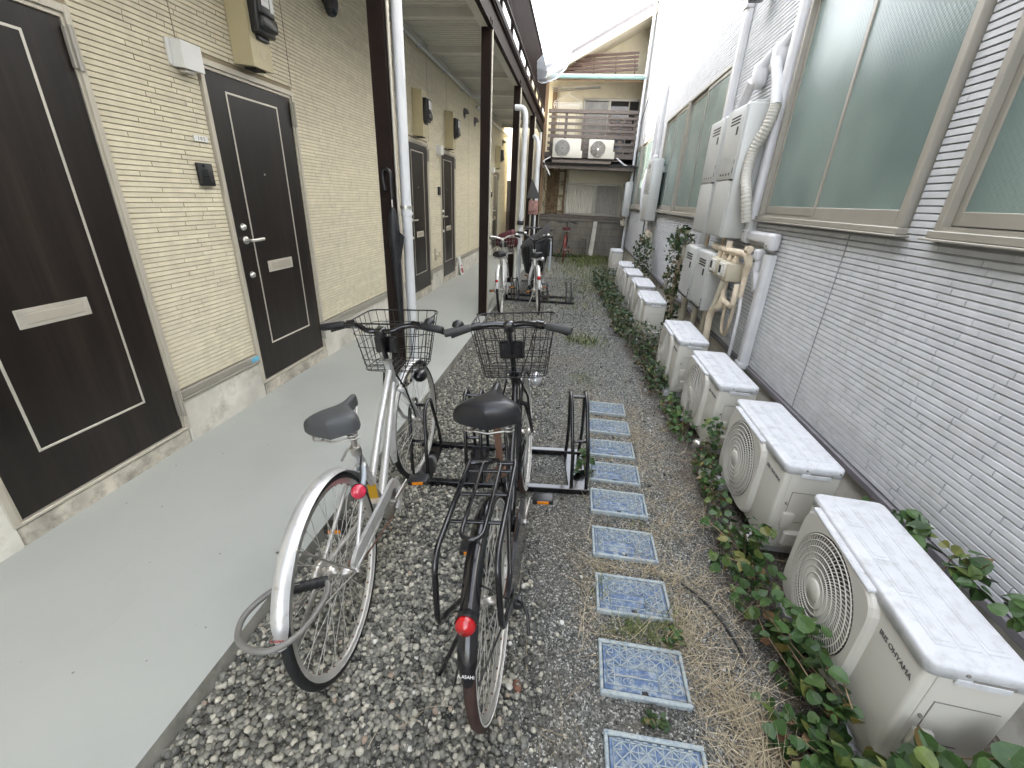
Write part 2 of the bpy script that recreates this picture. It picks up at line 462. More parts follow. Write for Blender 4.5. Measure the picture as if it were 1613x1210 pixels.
def ico(sub):
    bm = bmesh.new(); bmesh.ops.create_icosphere(bm, subdivisions=sub, radius=1)
    v = np.array([x.co[:] for x in bm.verts]); f = np.array([[x.index for x in p.verts] for p in bm.faces]); bm.free(); return v, f
OCT = (np.array([(1,0,0),(-1,0,0),(0,1,0),(0,-1,0),(0,0,1),(0,0,-1)], float),
       np.array([(0,2,4),(2,1,4),(1,3,4),(3,0,4),(2,0,5),(1,2,5),(3,1,5),(0,3,5)]))
def stones(pos, size, base, seed, flat=(.6,.95), jit=.16):
    """pos (n,3), size (n,) -> vertices and faces of randomly turned, squashed stones"""
    rg = np.random.default_rng(seed); v, f = base; n = len(pos); k = len(v)
    sc = np.stack([rg.uniform(.8,1.25,n), rg.uniform(.75,1.05,n), rg.uniform(*flat, n)], 1)*size[:,None]
    P = v[None]*(1+rg.uniform(-jit, jit, (n,k,1)))*sc[:,None]
    a, b, c = rg.uniform(0, 2*PI, n), rg.normal(0,.35,n), rg.normal(0,.35,n)
    def rot(P, ang, i, j):
        Q = P.copy(); ca, sa = np.cos(ang)[:,None], np.sin(ang)[:,None]
        Q[...,i] = P[...,i]*ca - P[...,j]*sa; Q[...,j] = P[...,i]*sa + P[...,j]*ca; return Q
    P = rot(rot(rot(P, b, 1, 2), c, 0, 2), a, 0, 1) + pos[:,None]
    F = f[None] + (np.arange(n)*k)[:,None,None]
    return P.reshape(-1,3), F.reshape(-1,3)
def blend(x, y, rg):
    """1 where the coarse pebbles lie, fading to the fine gravel on the right"""
    lim = -.13 + .07*np.sin(y*2.3) - .03*y + rg.normal(0,.10,len(x))
    return x < lim
def make_gravel():
    rg = np.random.default_rng(3)
    parts = []; off = 0
    def put(n, x0, x1, y0, y1, s0, s1, base, seed, coarse=True, zj=.006):
        nonlocal off
        x = rg.uniform(x0, x1, n); y = rg.uniform(y0, y1, n)
        if coarse: m = blend(x, y, rg)
        else: m = np.ones(n, bool)
        x, y = x[m], y[m]
        s = rg.uniform(0, 1, len(x))**1.6*(s1-s0) + s0
        p = np.stack([x, y, rg.uniform(0, zj, len(x)) + s*.25], 1)
        v, f = stones(p, s, base, seed); parts.append((v, f+off)); off += len(v)
    I2, I1 = ico(2), ico(1)
    put(16500, -1.045, .12, .22, 1.5, .0058, .0135, I2, 1, zj=.012)
    put(12000, -1.045, .0, 1.5, 2.9, .006, .0135, I1, 2, zj=.010)
    put(14000, -1.04, -.05, 2.9, 6.6, .007, .014, I1, 4, zj=.010)
    v = np.concatenate([p[0] for p in parts]); f = np.concatenate([p[1] for p in parts])
    kind(npmesh('pebbles', v, f, M_['pebble']), 'stuff')
    parts.clear(); off = 0
    put(52000, -.55, 1.25, .35, 2.3, .0016, .0048, OCT, 5, False, .003)
    put(22000, -.5, 1.2, 2.3, 5.0, .0025, .0055, OCT, 6, False, .003)
    put(15000, -.9, 1.1, 5.0, 9.5, .004, .010, OCT, 8, False, .003)
    put(420, -.3, 1.0, .4, 4.0, .006, .014, I1, 7, False, .002)
    put(260, -.6, .9, 4.0, 9.0, .008, .018, I1, 9, False, .002)
    v = np.concatenate([p[0] for p in parts]); f = np.concatenate([p[1] for p in parts])
    kind(npmesh('gravel', v, f, M_['grit']), 'stuff')
make_gravel()

# ---------------------------------------------------------------- siding of real strips
def siding(x, sgn, y0, y1, z0, z1, holes, pitch, seed, wmin, wmax, depth, gap=.0012, top=.003, bot=.0012):
    """courses of thin strips with chamfered edges on the plane x; sgn = side they face"""
    rg = random.Random(seed); b = MB(); vs = []; fs = []
    nrow = int(round((z1-z0)/pitch))
    for r in range(nrow):
        za = z0 + r*pitch + gap; zb = z0 + (r+1)*pitch - gap; zm = (za+zb)/2
        segs = [(y0, y1)]
        for (ha, hb, hc, hd) in holes:
            if zb > hc and za < hd:
                ns = []
                for (a, c) in segs:
                    if hb <= a or ha >= c: ns.append((a, c)); continue
                    if a < ha: ns.append((a, ha))
                    if c > hb: ns.append((hb, c))
                segs = ns
        for (a, c) in segs:
            y = a
            if a == y0: y = a - rg.uniform(0, wmax)
            while y < c - .002:
                w = rg.uniform(wmin, wmax); e = min(y+w, c)
                if c - e < .03: e = c
                ya = max(y, a)+.0012; yb = e-.0012
                if yb - ya > .004:
                    d = depth*rg.uniform(.93, 1.06)
                    X0 = x - sgn*.001; X1 = x + sgn*d
                    o = len(vs)
                    vs += [(X0,ya,za),(X0,yb,za),(X0,yb,zb),(X0,ya,zb),
                           (X1,ya+.001,za+bot),(X1,yb-.001,za+bot),(X1,yb-.001,zb-top),(X1,ya+.001,zb-top)]
                    fs += [(o+4,o+5,o+6,o+7),(o,o+1,o+5,o+4),(o+3,o+7,o+6,o+2),(o,o+4,o+7,o+3),(o+1,o+2,o+6,o+5)]
                y = e
    b.v = vs; b.f = fs; b.s = [False]*len(fs)
    return b

DOORS = [1.17, 2.77, 6.08, 7.62, 10.98, 12.42]; DW = .84
XL = -2.25; XR = 1.5

def make_apartment():
    A = thing('apartment_building', 'cream two storey apartment building with dark doors, brown steel gallery and slatted railing', 'apartment building', (-2.25, 2, 0))
    back = MB(); back.box(-7, XL-.0125, -4, 15, .38, 3.44)
    back.build('backing_wall', M_['groove_cream'], A, True)
    holes = [(d-.045, d+DW+.045, 0, 2.235) for d in DOORS]
    siding(XL-.010, 1, -1.2, 15, .405, 3.445, holes, .0253, 5, .12, .50, .0052, .0013, .0022, .0015).build('siding', M_['siding_cream'], A, True, recalc=False)
    for y, a in ((2.615, 2.26), (8.02, 2.6), (3.66, 2.26), (7.02, 2.26), (5.4, .41), (9.6, .41)):
        j = MB(); j.box(XL-.008, XL-.0032, y, y+.006, a, 3.4); j.build('panel_joint', M_['groove_cream'], A, True)
    edges = [-3] + [e for d in DOORS for e in (d-.03, d+DW+.03)] + [15.02]
    for i in range(0, len(edges), 2):
        f = MB(); f.box(-3, XL+.008, edges[i], edges[i+1], -.05, .335, .006); f.build('foundation', M_['concrete'], A, True)
        sf = MB(); sf.box(-2.5, XL+.020, edges[i]+.005, edges[i+1]-.005, .337, .352, .002)
        sf.box(-2.5, XL+.012, edges[i]+.005, edges[i+1]-.005, .352, .398, .003); sf.build('sill_flashing', M_['bronze'], A, True)
    for d in DOORS:
        s = MB(); s.box(-3, XL+.004, d-.028, d+DW+.028, -.05, .155, .008); s.build('door_step', M_['step_concrete'], A, True)
    for d in DOORS[:3]:
        t = MB(); t.box(XL+.0125, XL+.0135, d-.115, d-.04, .357, .392); t.build('blue_sticker', M_['blue_tag'], A, True)
    # doors
    for d in DOORS:
        b = MB(); X = XL-.004
        b.box(X-.04, X, d+.004, d+DW-.004, .175, 2.168, .002)
        D = b.build('door', M_['door'], A, True)
        fr = MB(); F = XL+.014
        fr.box(XL-.07, F, d-.040, d-.012, .16, 2.222, .002); fr.box(X-.05, F-.012, d-.012, d+.002, .16, 2.19, .001)
        fr.box(XL-.07, F, d+DW+.010, d+DW+.036, .16, 2.222, .002); fr.box(X-.05, F-.012, d+DW-.002, d+DW+.010, .16, 2.19, .001)
        fr.box(XL-.07, F, d-.012, d+DW+.010, 2.19, 2.222, .002); fr.box(X-.05, F-.012, d+.002, d+DW-.002, 2.172, 2.19, .001)
        fr.box(XL-.07, F-.002, d-.012, d+DW+.010, .157, .172, .002)
        fr.build('frame', M_['alu'], D, True)
        tr = MB(); a0, a1, c0, c1 = d+.155, d+.668, .425, 2.085; w = .011
        tr.box(X-.002, X+.003, a0, a0+w, c0, c1, .001); tr.box(X-.002, X+.003, a1-w, a1, c0, c1, .001)
        tr.box(X-.002, X+.003, a0+w, a1-w, c0, c0+w, .001); tr.box(X-.002, X+.003, a0+w, a1-w, c1-w, c1, .001)
        tr.build('inlay_strip', M_['trimline'], D, True)
        ms = MB(); m0, m1 = d+.268, d+.560
        ms.box(X-.002, X+.006, m0, m1, .953, 1.034, .002)
        o = ms.build('mail_slot', M_['trimline'], D, True)
        fl = MB(); fl.box(X+.005, X+.009, m0+.035, m1-.03, .972, 1.014, .0015); fl.box(X+.0045, X+.0066, m0+.03, m1-.025, .968, .972); fl.box(X+.0045, X+.0066, m0+.03, m1-.025, 1.015, 1.018)
        fl.build('mail_flap', M_['alu'], D, True)
        for z in (1.285, .962):
            l = MB(); My = Matrix.Translation((X, d+.082, z)) @ Matrix.Rotation(PI/2, 4, 'Y')
            l.lathe([(0,.020),(.012,.020),(.017,.016),(.021,.006),(.024,.0),(.024,-.002)], 20, My)
            l.box(X+.0195, X+.0215, d+.080, d+.084, z-.007, z+.007)
            l.build('lock_cylinder', M_['chrome'], D, True)
        h = MB(); z = 1.198; My = Matrix.Translation((X, d+.085, z)) @ Matrix.Rotation(PI/2, 4, 'Y')
        h.lathe([(0,.012),(.020,.012),(.026,.006),(.027,-.001)], 20, My)
        h.cyl((X+.01, d+.085, z), (X+.05, d+.085, z), .009)
        h.tube([(X+.045, d+.083, z), (X+.052, d+.11, z), (X+.050, d+.16, z+.001), (X+.048, d+.212, z+.002)], [.010,.010,.011,.011], 10, flat=.7)
        h.build('lever_handle', M_['chrome'], D, True)
        p = MB(); p.cyl((X-.002, d+.402, 1.625), (X+.004, d+.402, 1.625), .007)
        p.build('peephole', M_['chrome'], D, True)
        for (za, zb) in ((1.99, 2.14), (.26, .41)):
            g = MB(); yy = d+DW+.002
            g.box(X+.003, X+.022, yy-.016, yy+.001, za, zb, .002); g.cyl((X+.026, yy+.006, za-.008), (X+.026, yy+.006, zb+.008), .009, seg=10)
            g.cyl((X+.026, yy+.006, (za+zb)/2-.002), (X+.026, yy+.006, (za+zb)/2+.002), .0102, seg=10)
            g.build('hinge', M_['bronze'], D, True)
    # gallery deck
    dk = MB(); y = -2.0; prof = []
    while y < 13.75:
        prof += [(y, 3.40), (y+.030, 3.40), (y+.042, 3.425), (y+.063, 3.425)]; y += .075
    n = len(prof); vs = [(XL-.01, p[0], p[1]) for p in prof] + [(-1.14, p[0], p[1]) for p in prof]
    dk.add(vs, [(i, i+1, n+i+1, n+i) for i in range(n-1)])
    dk.build('deck_underside', M_['deck'], A, True)
    sl = MB(); sl.box(XL, -1.10, -2, 13.75, 3.43, 3.50); sl.build('gallery_floor', M_['deck'], A, True)
    bm_ = MB(); 
    for yb in (-.1, .6, 2.95, 4.5, 5.75, 7.0, 8.28, 9.6, 10.95, 12.3, 13.55):
        bm_.box(XL, -1.16, yb-.05, yb+.05, 3.32 if abs(yb*10-29.5) > 1 else 3.30, 3.41, .004)
    bm_.box(XL-.002, XL+.035, -2, 14, 3.335, 3.41, .004)
    bm_.box(-1.20, -1.105, -2, 13.75, 3.215, 3.235, .002); bm_.box(-1.135, -1.105, -2, 13.75, 3.235, 3.43, .002)
    bm_.build('cross_beam', M_['deck'], A, True)
    fb = MB(); fb.box(-1.104, -1.085, -2, 13.8, 3.20, 3.44, .003); fb.box(-1.085, -1.055, -2, 13.8, 3.20, 3.215, .002); fb.box(-1.085, -1.055, -2, 13.8, 3.425, 3.44, .002)
    fb.box(-1.14, -1.04, -2, 13.8, 3.445, 3.52, .004)
    fb.build('edge_beam', M_['brown'], A, True)
    for (px, py, w) in ((-1.33, 3.21, .052), (-1.13, 5.68, .052), (-1.125, 8.28, .05), (-1.125, 10.95, .05), (-1.125, 13.6, .05)):
        p = MB(); p.box(px-w, px+w, py-w, py-w+.012, .06, 3.3, .002); p.box(px-w, px+w, py+w-.012, py+w, .06, 3.3, .002)
        p.box(px-w+.002, px+w-.014, py-w+.012, py+w-.012, .06, 3.3, .001)
        P = p.build('post', M_['brown'], A, True)
        pl = MB(); pl.box(px-w-.02, px+w+.02, py-w-.02, py+w+.02, .0601, .072, .002); pl.build('base_plate', M_['brown'], P, True)
        e = MB(); e.cyl((px+w+.012, py-.01, .07), (px+w+.012, py-.01, 3.2), .011, seg=10); e.build('earth_conduit', M_['alu'], P, True)
    rl = MB(); rl.box(-1.11, -1.06, -2, 13.75, 3.735, 3.765, .003); rl.box(-1.12, -1.055, -2, 13.75, 4.53, 4.575, .004)
    yy = -.9
    while yy < 13.8:
        rl.box(-1.135, -1.095, yy-.02, yy+.02, 3.35, 4.53, .003); yy += .92
    rl.build('gallery_rail', M_['brown'], A, True)
    b = MB(); yy = -1.5
    while yy < 13.7:
        b.box(-1.10, -1.072, yy, yy+.030, 3.766, 4.528); yy += .11
    kind(b.build('baluster', M_['brown'], A, True), 'stuff')
    u = MB(); u.prism([(-4,3.44),(12.2,3.44),(12.2,5.2),(10.95,6.2),(-4,6.2)], 'x', -7, XL-.005)
    u.build('upper_wall', M_['upper_white'], A, True)
    r = MB(); r.prism([(-4,6.2),(10.95,6.2),(12.2,5.2),(12.32,5.3),(11.0,6.34),(-4,6.34)], 'x', -7.1, XL+.05)
    r.build('roof', M_['roof_grey'], A, True)
    return A
APT = make_apartment()

# ---------------------------------------------------------------- house on the right
WIN = [(2.30, 3.98, 1.50, 2.93), (.42, 2.10, 1.50, 2.93), (5.62, 7.44, 1.46, 2.93), (7.50, 9.16, 1.46, 2.93), (10.60, 12.2, 1.45, 2.88), (12.26, 13.8, 1.45, 2.88)]
def make_house():
    H = thing('grey_sided_house', 'long grey house clad in thin strips with green patterned windows in bronze frames', 'house', (1.5, 4, 0))
    b = MB(); b.box(XR+.014, 7, -4, 13.95, .34, 7.0); b.build('backing_wall', M_['groove_grey'], H, True)
    holes = [(w[0]-.01, w[1]+.01, w[2]-.05, w[3]+.01) for w in WIN]
    siding(XR+.012, -1, -1.2, 13.95, .385, 6.6, holes, .0295, 9, .13, .46, .0090, .0016, .0052, .0005).build('siding', M_['siding_grey'], H, True, recalc=False)
    f = MB(); f.box(XR+.03, 3, -4, 13.9, -.05, .34); f.build('foundation', M_['concrete'], H, True)
    s = MB(); s.box(XR-.012, XR+.03, -2, 13.95, .340, .378, .004); s.build('base_flashing', M_['roof_grey'], H, True)
    for y in (2.705, 5.28, 9.4):
        j = MB(); j.box(XR+.0005, XR+.006, y, y+.008, .385, 1.45 if y < 9 else 6.5); j.build('panel_joint', M_['groove_grey'], H, True)
    for y in (4.25, 9.9, 12.23):
        j = MB(); j.box(XR+.0005, XR+.006, y, y+.008, 2.95, 6.5); j.build('panel_joint', M_['groove_grey'], H, True)
    for i, (y0, y1, z0, z1) in enumerate(WIN):
        fr = MB(); X0 = XR-.030; X1 = XR+.05
        fr.box(X0, X1, y0, y0+.035, z0, z1, .003); fr.box(X0, X1, y1-.035, y1, z0, z1, .003)
        fr.box(X0, X1, y0+.035, y1-.035, z1-.035, z1, .003)
        fr.box(X0-.012, X1, y0-.012, y1+.012, z0-.030, z0, .003); fr.box(X0-.026, X1, y0-.03, y1+.03, z0-.040, z0-.031, .002)
        fr.box(X0+.004, X0+.010, y0+.036, y1-.036, z0, z0+.018); fr.box(X0+.034, X0+.040, y0+.036, y1-.036, z0, z0+.022)
        W = fr.build('window', M_['bronze'], H, True)
        ym = (y0+y1)/2
        for (a, c, xo) in ((y0+.036, ym+.018, .010), (ym-.018, y1-.036, .030)):
            sh = MB(); sa = X0+xo+.004; sb = sa+.020; zb = z0+.012; zt = z1-.037
            sh.box(sa, sb, a, a+.030, zb, zt, .002); sh.box(sa, sb, c-.030, c, zb, zt, .002)
            sh.box(sa, sb, a+.030, c-.030, zb, zb+.062, .002); sh.box(sa, sb, a+.030, c-.030, zt-.04, zt, .002)
            SS = sh.build('sash', M_['bronze'], W, True)
            g = MB(); g.box(sa+.007, sa+.012, a+.028, c-.028, zb+.06, zt-.038)
            g.build('pane', M_['glass'], W, True)
    co = MB(); co.box(XR-.02, XR+.02, 13.90, 13.97, .34, 7, .004); co.build('corner_trim', M_['white_duct'], H, True)
    return H
HOUSE = make_house()

# ---------------------------------------------------------------- house at the end of the lane
def make_back_house():
    B = thing('old_gabled_house', 'old cream gabled house with a weathered timber balcony closing the lane', 'house', (.3, 14.2, 0))
    yw = 14.2
    w = MB(); w.prism([(-1.9,.3),(4.2,.3),(4.2,6.6),(3.2,6.85),(2.7,6.75),(-.55,5.13),(-1.9,4.5)], 'y', yw+.02, 19)
    w.build('gable_wall', M_['cream_wall'], B, True)
    r = MB()
    def slope(x): return 4.93+(x+.42)*.515
    r.prism([(-1.6,slope(-1.6)+.02),(2.8,slope(2.8)+.02),(2.8,slope(2.8)+.10),(-1.6,slope(-1.6)+.10)], 'y', yw-.95, 19.2)
    r.build('roof', M_['roof_grey'], B, True)
    v = MB(); v.prism([(-1.6,slope(-1.6)-.16),(2.8,slope(2.8)-.16),(2.8,slope(2.8)+.018),(-1.6,slope(-1.6)+.018)], 'y', yw-.93, yw-.89)
    v.prism([(-1.6,slope(-1.6)-.15),(2.8,slope(2.8)-.15),(2.8,slope(2.8)-.10),(-1.6,slope(-1.6)-.10)], 'y', yw-.89, yw+.02)
    v.build('barge_board', M_['cream_panel'], B, True)
    # balcony
    d = MB(); d.box(-1.0, 1.45, 13.3, yw+.02, 2.62, 2.74, .005); d.build('balcony_floor', M_['wood_old'], B, True)
    rl = MB()
    for k, z in enumerate((2.78, 2.93, 3.085, 3.235, 3.385, 3.535)):
        rl.box(-.93, 1.42, 13.30, 13.325, z, z+.062 + (.02 if k in (0,2) else 0), .004)
    rl.box(-.95, 1.44, 13.28, 13.37, 3.66, 3.745, .006)
    for x in (-.86, -.50, -.02, .62, 1.3): rl.box(x, x+.07, 13.327, 13.39, 2.7, 3.66, .004)
    rl.build('balcony_rail', M_['wood_old'], B, True)
    k = MB()
    for (x0, x1, z) in ((.70,.86,3.46),(.92,1.05,3.46),(1.08,1.25,3.46),(.72,.95,3.31),(1.0,1.28,3.31),(.70,.9,3.16),(.98,1.3,3.15),(.74,.88,3.0),(.95,1.05,3.0),(1.1,1.3,2.86)):
        k.box(x0, x1, 13.34, 13.42, z, z+.085, .004)
    k.build('rail_infill', M_['wood_old'], B, True)
    tp = MB(); tp.cyl((-.95,13.2,4.43), (1.45,13.2,4.43), .038, seg=14); tp.build('teal_gutter', M_['teal_pipe'], B, True)
    wt = MB(); wt.box(-.95, 1.45, 13.19, 13.23, 4.475, 4.497); wt.build('gutter_lip', M_['white'], B, True)
    cn = MB(); cn.prism([(13.25,4.36),(yw+.02,4.62),(yw+.02,4.68),(13.25,4.40)], 'x', -.95, 1.5)
    cn.build('balcony_canopy', M_['wood_tan'], B, True)
    pg = MB()
    for i in range(5):
        z = 4.52+.093*i; y = 13.35+.025*i
        pg.add([(-.62+.09*i,y,z),(1.22,y,z+.10),(1.22,y+.02,z+.155),(-.62+.09*i,y+.02,z+.055),
                (-.62+.09*i,y+.03,z),(1.22,y+.03,z+.10),(1.22,y+.05,z+.155),(-.62+.09*i,y+.05,z+.055)],
               [(0,1,2,3),(4,7,6,5),(0,4,5,1),(2,6,7,3),(0,3,7,4),(1,5,6,2)])
    for x in (-.42, .12, .68, 1.16):
        pg.tube([(x,13.33,4.46+.04*(x+.5)),(x,13.95,4.98+.06*(x+.5))], .014, 6)
    pg.build('louvre_slats', M_['wood_brown'], B, True)
    # upper openings
    o = MB(); o.box(-.04, 1.45, yw-.02, yw+.03, 2.72, 4.10); o.build('upper_window', M_['dark_void'], B, True)
    UW = [x for x in COL.objects if x.name.startswith('upper_window')][-1]
    fr = MB()
    for (a, c) in ((-.06,-.01),(.63,.70),(1.18,1.21)): fr.box(a, c, yw-.05, yw-.021, 2.74, 4.1, .003)
    fr.box(-.06, 1.45, yw-.05, yw-.021, 4.1, 4.16, .003)
    fr.build('frame', M_['bronze'], UW, True)
    gl = MB(); gl.box(-.01, .63, yw-.035, yw-.03, 2.74, 4.08); gl.build('pane', pm('warm_dim_pane', (.20,.19,.165), .25, var=.3, vs=3), UW, True)
    gl = MB(); gl.box(.70, 1.18, yw-.035, yw-.03, 2.74, 3.98); gl.build('pane', pm('grey_dim_pane', (.13,.14,.16), .12, var=.2, vs=3), UW, True)
    sh = MB(); sh.box(-.01, .6, yw-.030, yw-.026, 3.70, 3.77); sh.box(.50, .56, yw-.030, yw-.026, 2.8, 3.74); sh.build('blind', M_['cream_panel'], UW, True)
    dr = MB(); dr.box(-.76, -.16, yw-.03, yw+.02, 2.74, 4.02, .004)
    DR = dr.build('balcony_door', M_['cream_panel'], B, True)
    pf = MB()
    pts = [(-.70,2.8)] + [(-.46-.24*math.cos(t), 3.74+.14*math.sin(t)) for t in [i*PI/10 for i in range(11)]] + [(-.22,2.8)]
    pf.tube([(p[0], yw-.035, p[1]) for p in pts], .012, 6); pf.build('door_moulding', M_['alu'], DR, True)
    cp = MB(); cp.box(-1.06, -.98, 13.3, 13.4, 1.2, 4.4, .004); cp.box(-.92, -.80, yw-.05, yw+.02, 1.2, 4.4); cp.build('corner_post', M_['wood_tan'], B, True)
    dp = MB(); dp.cyl((-1.12,13.28,1.2),(-1.12,13.28,4.35), .035); dp.build('downpipe', M_['white_pvc'], B, True)
    # awning under the balcony
    aw = MB(); aw.prism([(12.98,2.40),(yw+.02,2.62),(yw+.02,2.66),(12.98,2.44)], 'x', -1.0, 1.5)
    for i in range(25): aw.box(-.98+.1*i, -.95+.1*i, 12.97, 13.0, 2.405, 2.45)
    aw.build('awning', M_['dark_void'], B, True)
    ab = MB(); ab.box(-.75, .8, 12.88, 12.94, 2.46, 2.52, .004); ab.box(-.8, 1.1, 13.06, 13.10, 2.54, 2.565); ab.box(-1.0, 1.45, 13.0, 13.05, 2.32, 2.40, .004); ab.build('bracket_beam', M_['wood_old'], B, True)
    # ground floor: cream band, curtained window, lattice
    cb = MB(); cb.box(-.30, 1.45, yw-.06, yw+.02, 2.03, 2.36, .003); cb.build('fascia_band', M_['cream_panel'], B, True)
    lw = MB(); lw.box(-.32, 1.24, yw-.06, yw-.01, 1.97, 2.03, .003); lw.box(-.34, -.29, yw-.06, yw-.01, 1.2, 1.97, .003); lw.box(.49, .56, yw-.06, yw-.01, 1.2, 1.97, .003); lw.box(1.20, 1.26, yw-.06, yw-.01, 1.2, 1.97, .003); lw.box(-.34, 1.26, yw-.06, yw-.01, 1.15, 1.2, .003)
    LW = lw.build('lower_window', M_['bronze'], B, True)
    for (a, c, mt) in ((-.29,.49,M_['curtain']), (.56,1.20,pm('grey_curtain', (.36,.34,.31), .9))):
        cu = MB(); n = 90; vs = []
        for i in range(n+1):
            x = a+(c-a)*i/n; yy = yw-.014+.010*math.sin(i*.9)+.006*math.sin(i*2.3+1)
            vs += [(x, yy, 1.2), (x, yy, 1.97)]
        cu.add(vs, [(2*i, 2*i+2, 2*i+3, 2*i+1) for i in range(n)], True); cu.build('curtain', mt, LW, True)
    lt = MB()
    for x in (-.92,-.80,-.62,-.42): lt.box(x, x+.06, yw-.09, yw-.03, 1.15, 2.4, .003)
    for z in (1.2, 1.63, 2.3): lt.box(-.92, -.36, yw-.11, yw-.091, z, z+.05, .003)
    lt.box(-.74, -.64, yw-.08, yw-.04, 1.2, 2.35)
    lt.build('timber_lattice', M_['wood_tan'], B, True)
    return B
BACK = make_back_house()

def make_block_wall():
    w = MB(); w.box(-1.3, 1.48, 13.92, 14.05, -.05, .98, .004); w.box(-1.3, 1.48, 13.88, 14.1, .98, 1.06, .006)
    t = thing('block_wall', 'stained concrete block wall with a leaning pillar and dark timber cap at the lane end', 'wall', (.2, 13.95, 0))
    w.build('blockwork', M_['block'], t, True)
    p = MB(); p.add([(.50,13.72,-.02),(.63,13.72,-.02),(.63,13.92,-.02),(.50,13.92,-.02),(.57,13.84,1.0),(.68,13.84,1.0),(.68,13.92,1.0),(.57,13.92,1.0)],
                    [(0,1,2,3),(4,5,6,7),(0,1,5,4),(1,2,6,5),(2,3,7,6),(3,0,4,7)])
    p.build('pillar', M_['concrete'], t, True)
    c = MB(); c.box(-1.3, 1.48, 13.86, 14.12, 1.062, 1.14, .006); c.build('timber_cap', M_['wood_old'], t, True)
make_block_wall()
def make_corridor_end():
    t = thing('white_rear_building', 'white rendered building beyond the far end of the walkway', 'building', (-3, 17, 0))
    w = MB(); w.box(-7, -1.2, 17, 22, 0, 5.5); w.build('wall', M_['upper_white'], t, True)
    d = MB(); d.box(-2.6, -1.9, 16.96, 16.998, 0, 2.1, .004); d.box(-1.75, -1.3, 16.96, 16.998, 0, 1.2, .004); d.build('dark_panel', M_['dark_void'], t, True)
    b = MB(); b.box(-2.24, -1.15, 14.9, 14.96, .06, 1.15, .004)
    tag(b.build('low_fence', M_['wood_old']), 'dark timber fence panel across the far end of the walkway', 'fence')
make_corridor_end()
# ---------------------------------------------------------------- fixtures on the apartment wall
def meter_box(y, label, big=True):
    t = thing('electric_meter_box', label, 'meter box', (XL, y, 2.25), group='electric meter boxes above the doors')
    b = MB(); b.prism([(XL,2.262),(XL+.135,2.25),(XL+.135,2.78),(XL,2.80)], 'y', y, y+.200)
    b.build('box', M_['beige_box'], t, True)
    u = MB(); u.box(XL+.03, XL+.11, y+.05, y+.15, 2.243, 2.254); u.build('cable_entry', M_['dark_void'], t, True)
    p = MB()
    for (a, c, z0, z1) in ((y+.085,y+.150,2.345,2.349),(y+.085,y+.150,2.312,2.316),(y+.085,y+.089,2.312,2.349),(y+.146,y+.150,2.312,2.349)):
        p.box(XL+.134, XL+.137, a, c, z0, z1)
    p.build('door_plate', M_['alu'], t, True)
    m = MB(); X = XL+.135
    m.rbox(X-.01, X+.055, y+.028, y+.200, 2.43, 2.70, .012, 2); m.rbox(X-.005, X+.085, y+.035, y+.195, 2.455, 2.53, .016, 2); m.rbox(X-.005, X+.075, y+.045, y+.185, 2.53, 2.69, .01, 2)
    m.box(X-.01, X+.02, y+.06, y+.17, 2.405, 2.44, .004)
    mm = m.build('meter', M_['black_pl'], t, True)
    w = MB(); w.box(X+.074, X+.0775, y+.06, y+.13, 2.575, 2.67, .001); w.build('display', M_['white'], mm, True)
    w = MB(); w.box(X+.0775, X+.0785, y+.07, y+.12, 2.60, 2.615); w.box(X+.074, X+.0775, y+.14, y+.175, 2.56, 2.66, .001); w.build('display_print', M_['heater'], mm, True)
meter_box(3.055, 'beige electric meter box with black meter above the nearer full door')
meter_box(6.36, 'beige electric meter box above the dark door behind the white downpipe')
meter_box(7.90, 'beige electric meter box right of the small white lamp, above the fourth door')
meter_box(12.70, 'smallest beige electric meter box, beyond the second brown post')

def lamp_box(y, label):
    t = thing('porch_lamp', label, 'wall lamp', (XL, y, 2.11), group='white lamps between the doors')
    b = MB(); b.prism([(XL-.004,2.130),(XL+.072,2.124),(XL+.072,2.250),(XL-.004,2.258)], 'y', y+.03, y+.170)
    b.box(XL-.004, XL+.012, y+.008, y+.029, 2.135, 2.254, .002)
    b.build('shade', M_['white'], t, True)
    c = MB(); c.box(XL, XL+.045, y+.06, y+.13, 2.108, 2.124, .003); c.build('base', M_['chrome'], t, True)
lamp_box(2.525, 'white boxy wall lamp beside the top of the nearer full door')
lamp_box(7.375, 'small white wall lamp beside the fourth door, right of the downpipe')
lamp_box(12.17, 'tiny white wall lamp far along the cream wall past the second post')

def intercom(y, label):
    t = thing('intercom', label, 'intercom', (XL, y, 1.54), group='black intercoms beside the doors')
    b = MB(); b.rbox(XL-.004, XL+.022, y, y+.105, 1.535, 1.66, .004, 2); b.build('casing', M_['black_pl'], t, True)
    g = MB()
    for i in range(5): g.box(XL+.0218, XL+.0232, y+.02, y+.06, 1.585+.009*i, 1.589+.009*i)
    g.cyl((XL+.021, y+.035, 1.645), (XL+.0235, y+.035, 1.645), .009); g.build('speaker_grille', M_['glassdark'], t, True)
    k = MB(); k.cyl((XL+.021, y+.075, 1.565), (XL+.026, y+.075, 1.565), .012); k.build('call_button', M_['grip_grey'], t, True)
intercom(2.555, 'square black intercom beside the nearer full door, below its number plate')
intercom(7.415, 'small black intercom beside the fourth door, right of the downpipe')
intercom(12.21, 'tiny black intercom beside the far door past the second post')

pl = thing('number_plate', 'small white number plate reading 102 left of the nearer full door', 'number plate', (XL, 2.63, 1.79))
b = MB(); b.box(XL-.002, XL+.006, 2.585, 2.690, 1.775, 1.806, .001); b.build('plate', M_['white'], pl, True)
text('1 0 2', .026, Matrix.Translation((XL+.0062, 2.638, 1.7905)) @ Matrix.Rotation(PI/2, 4, 'Z') @ Matrix.Rotation(PI/2, 4, 'X'), 'digits', M_['lettering'], pl, world=True)

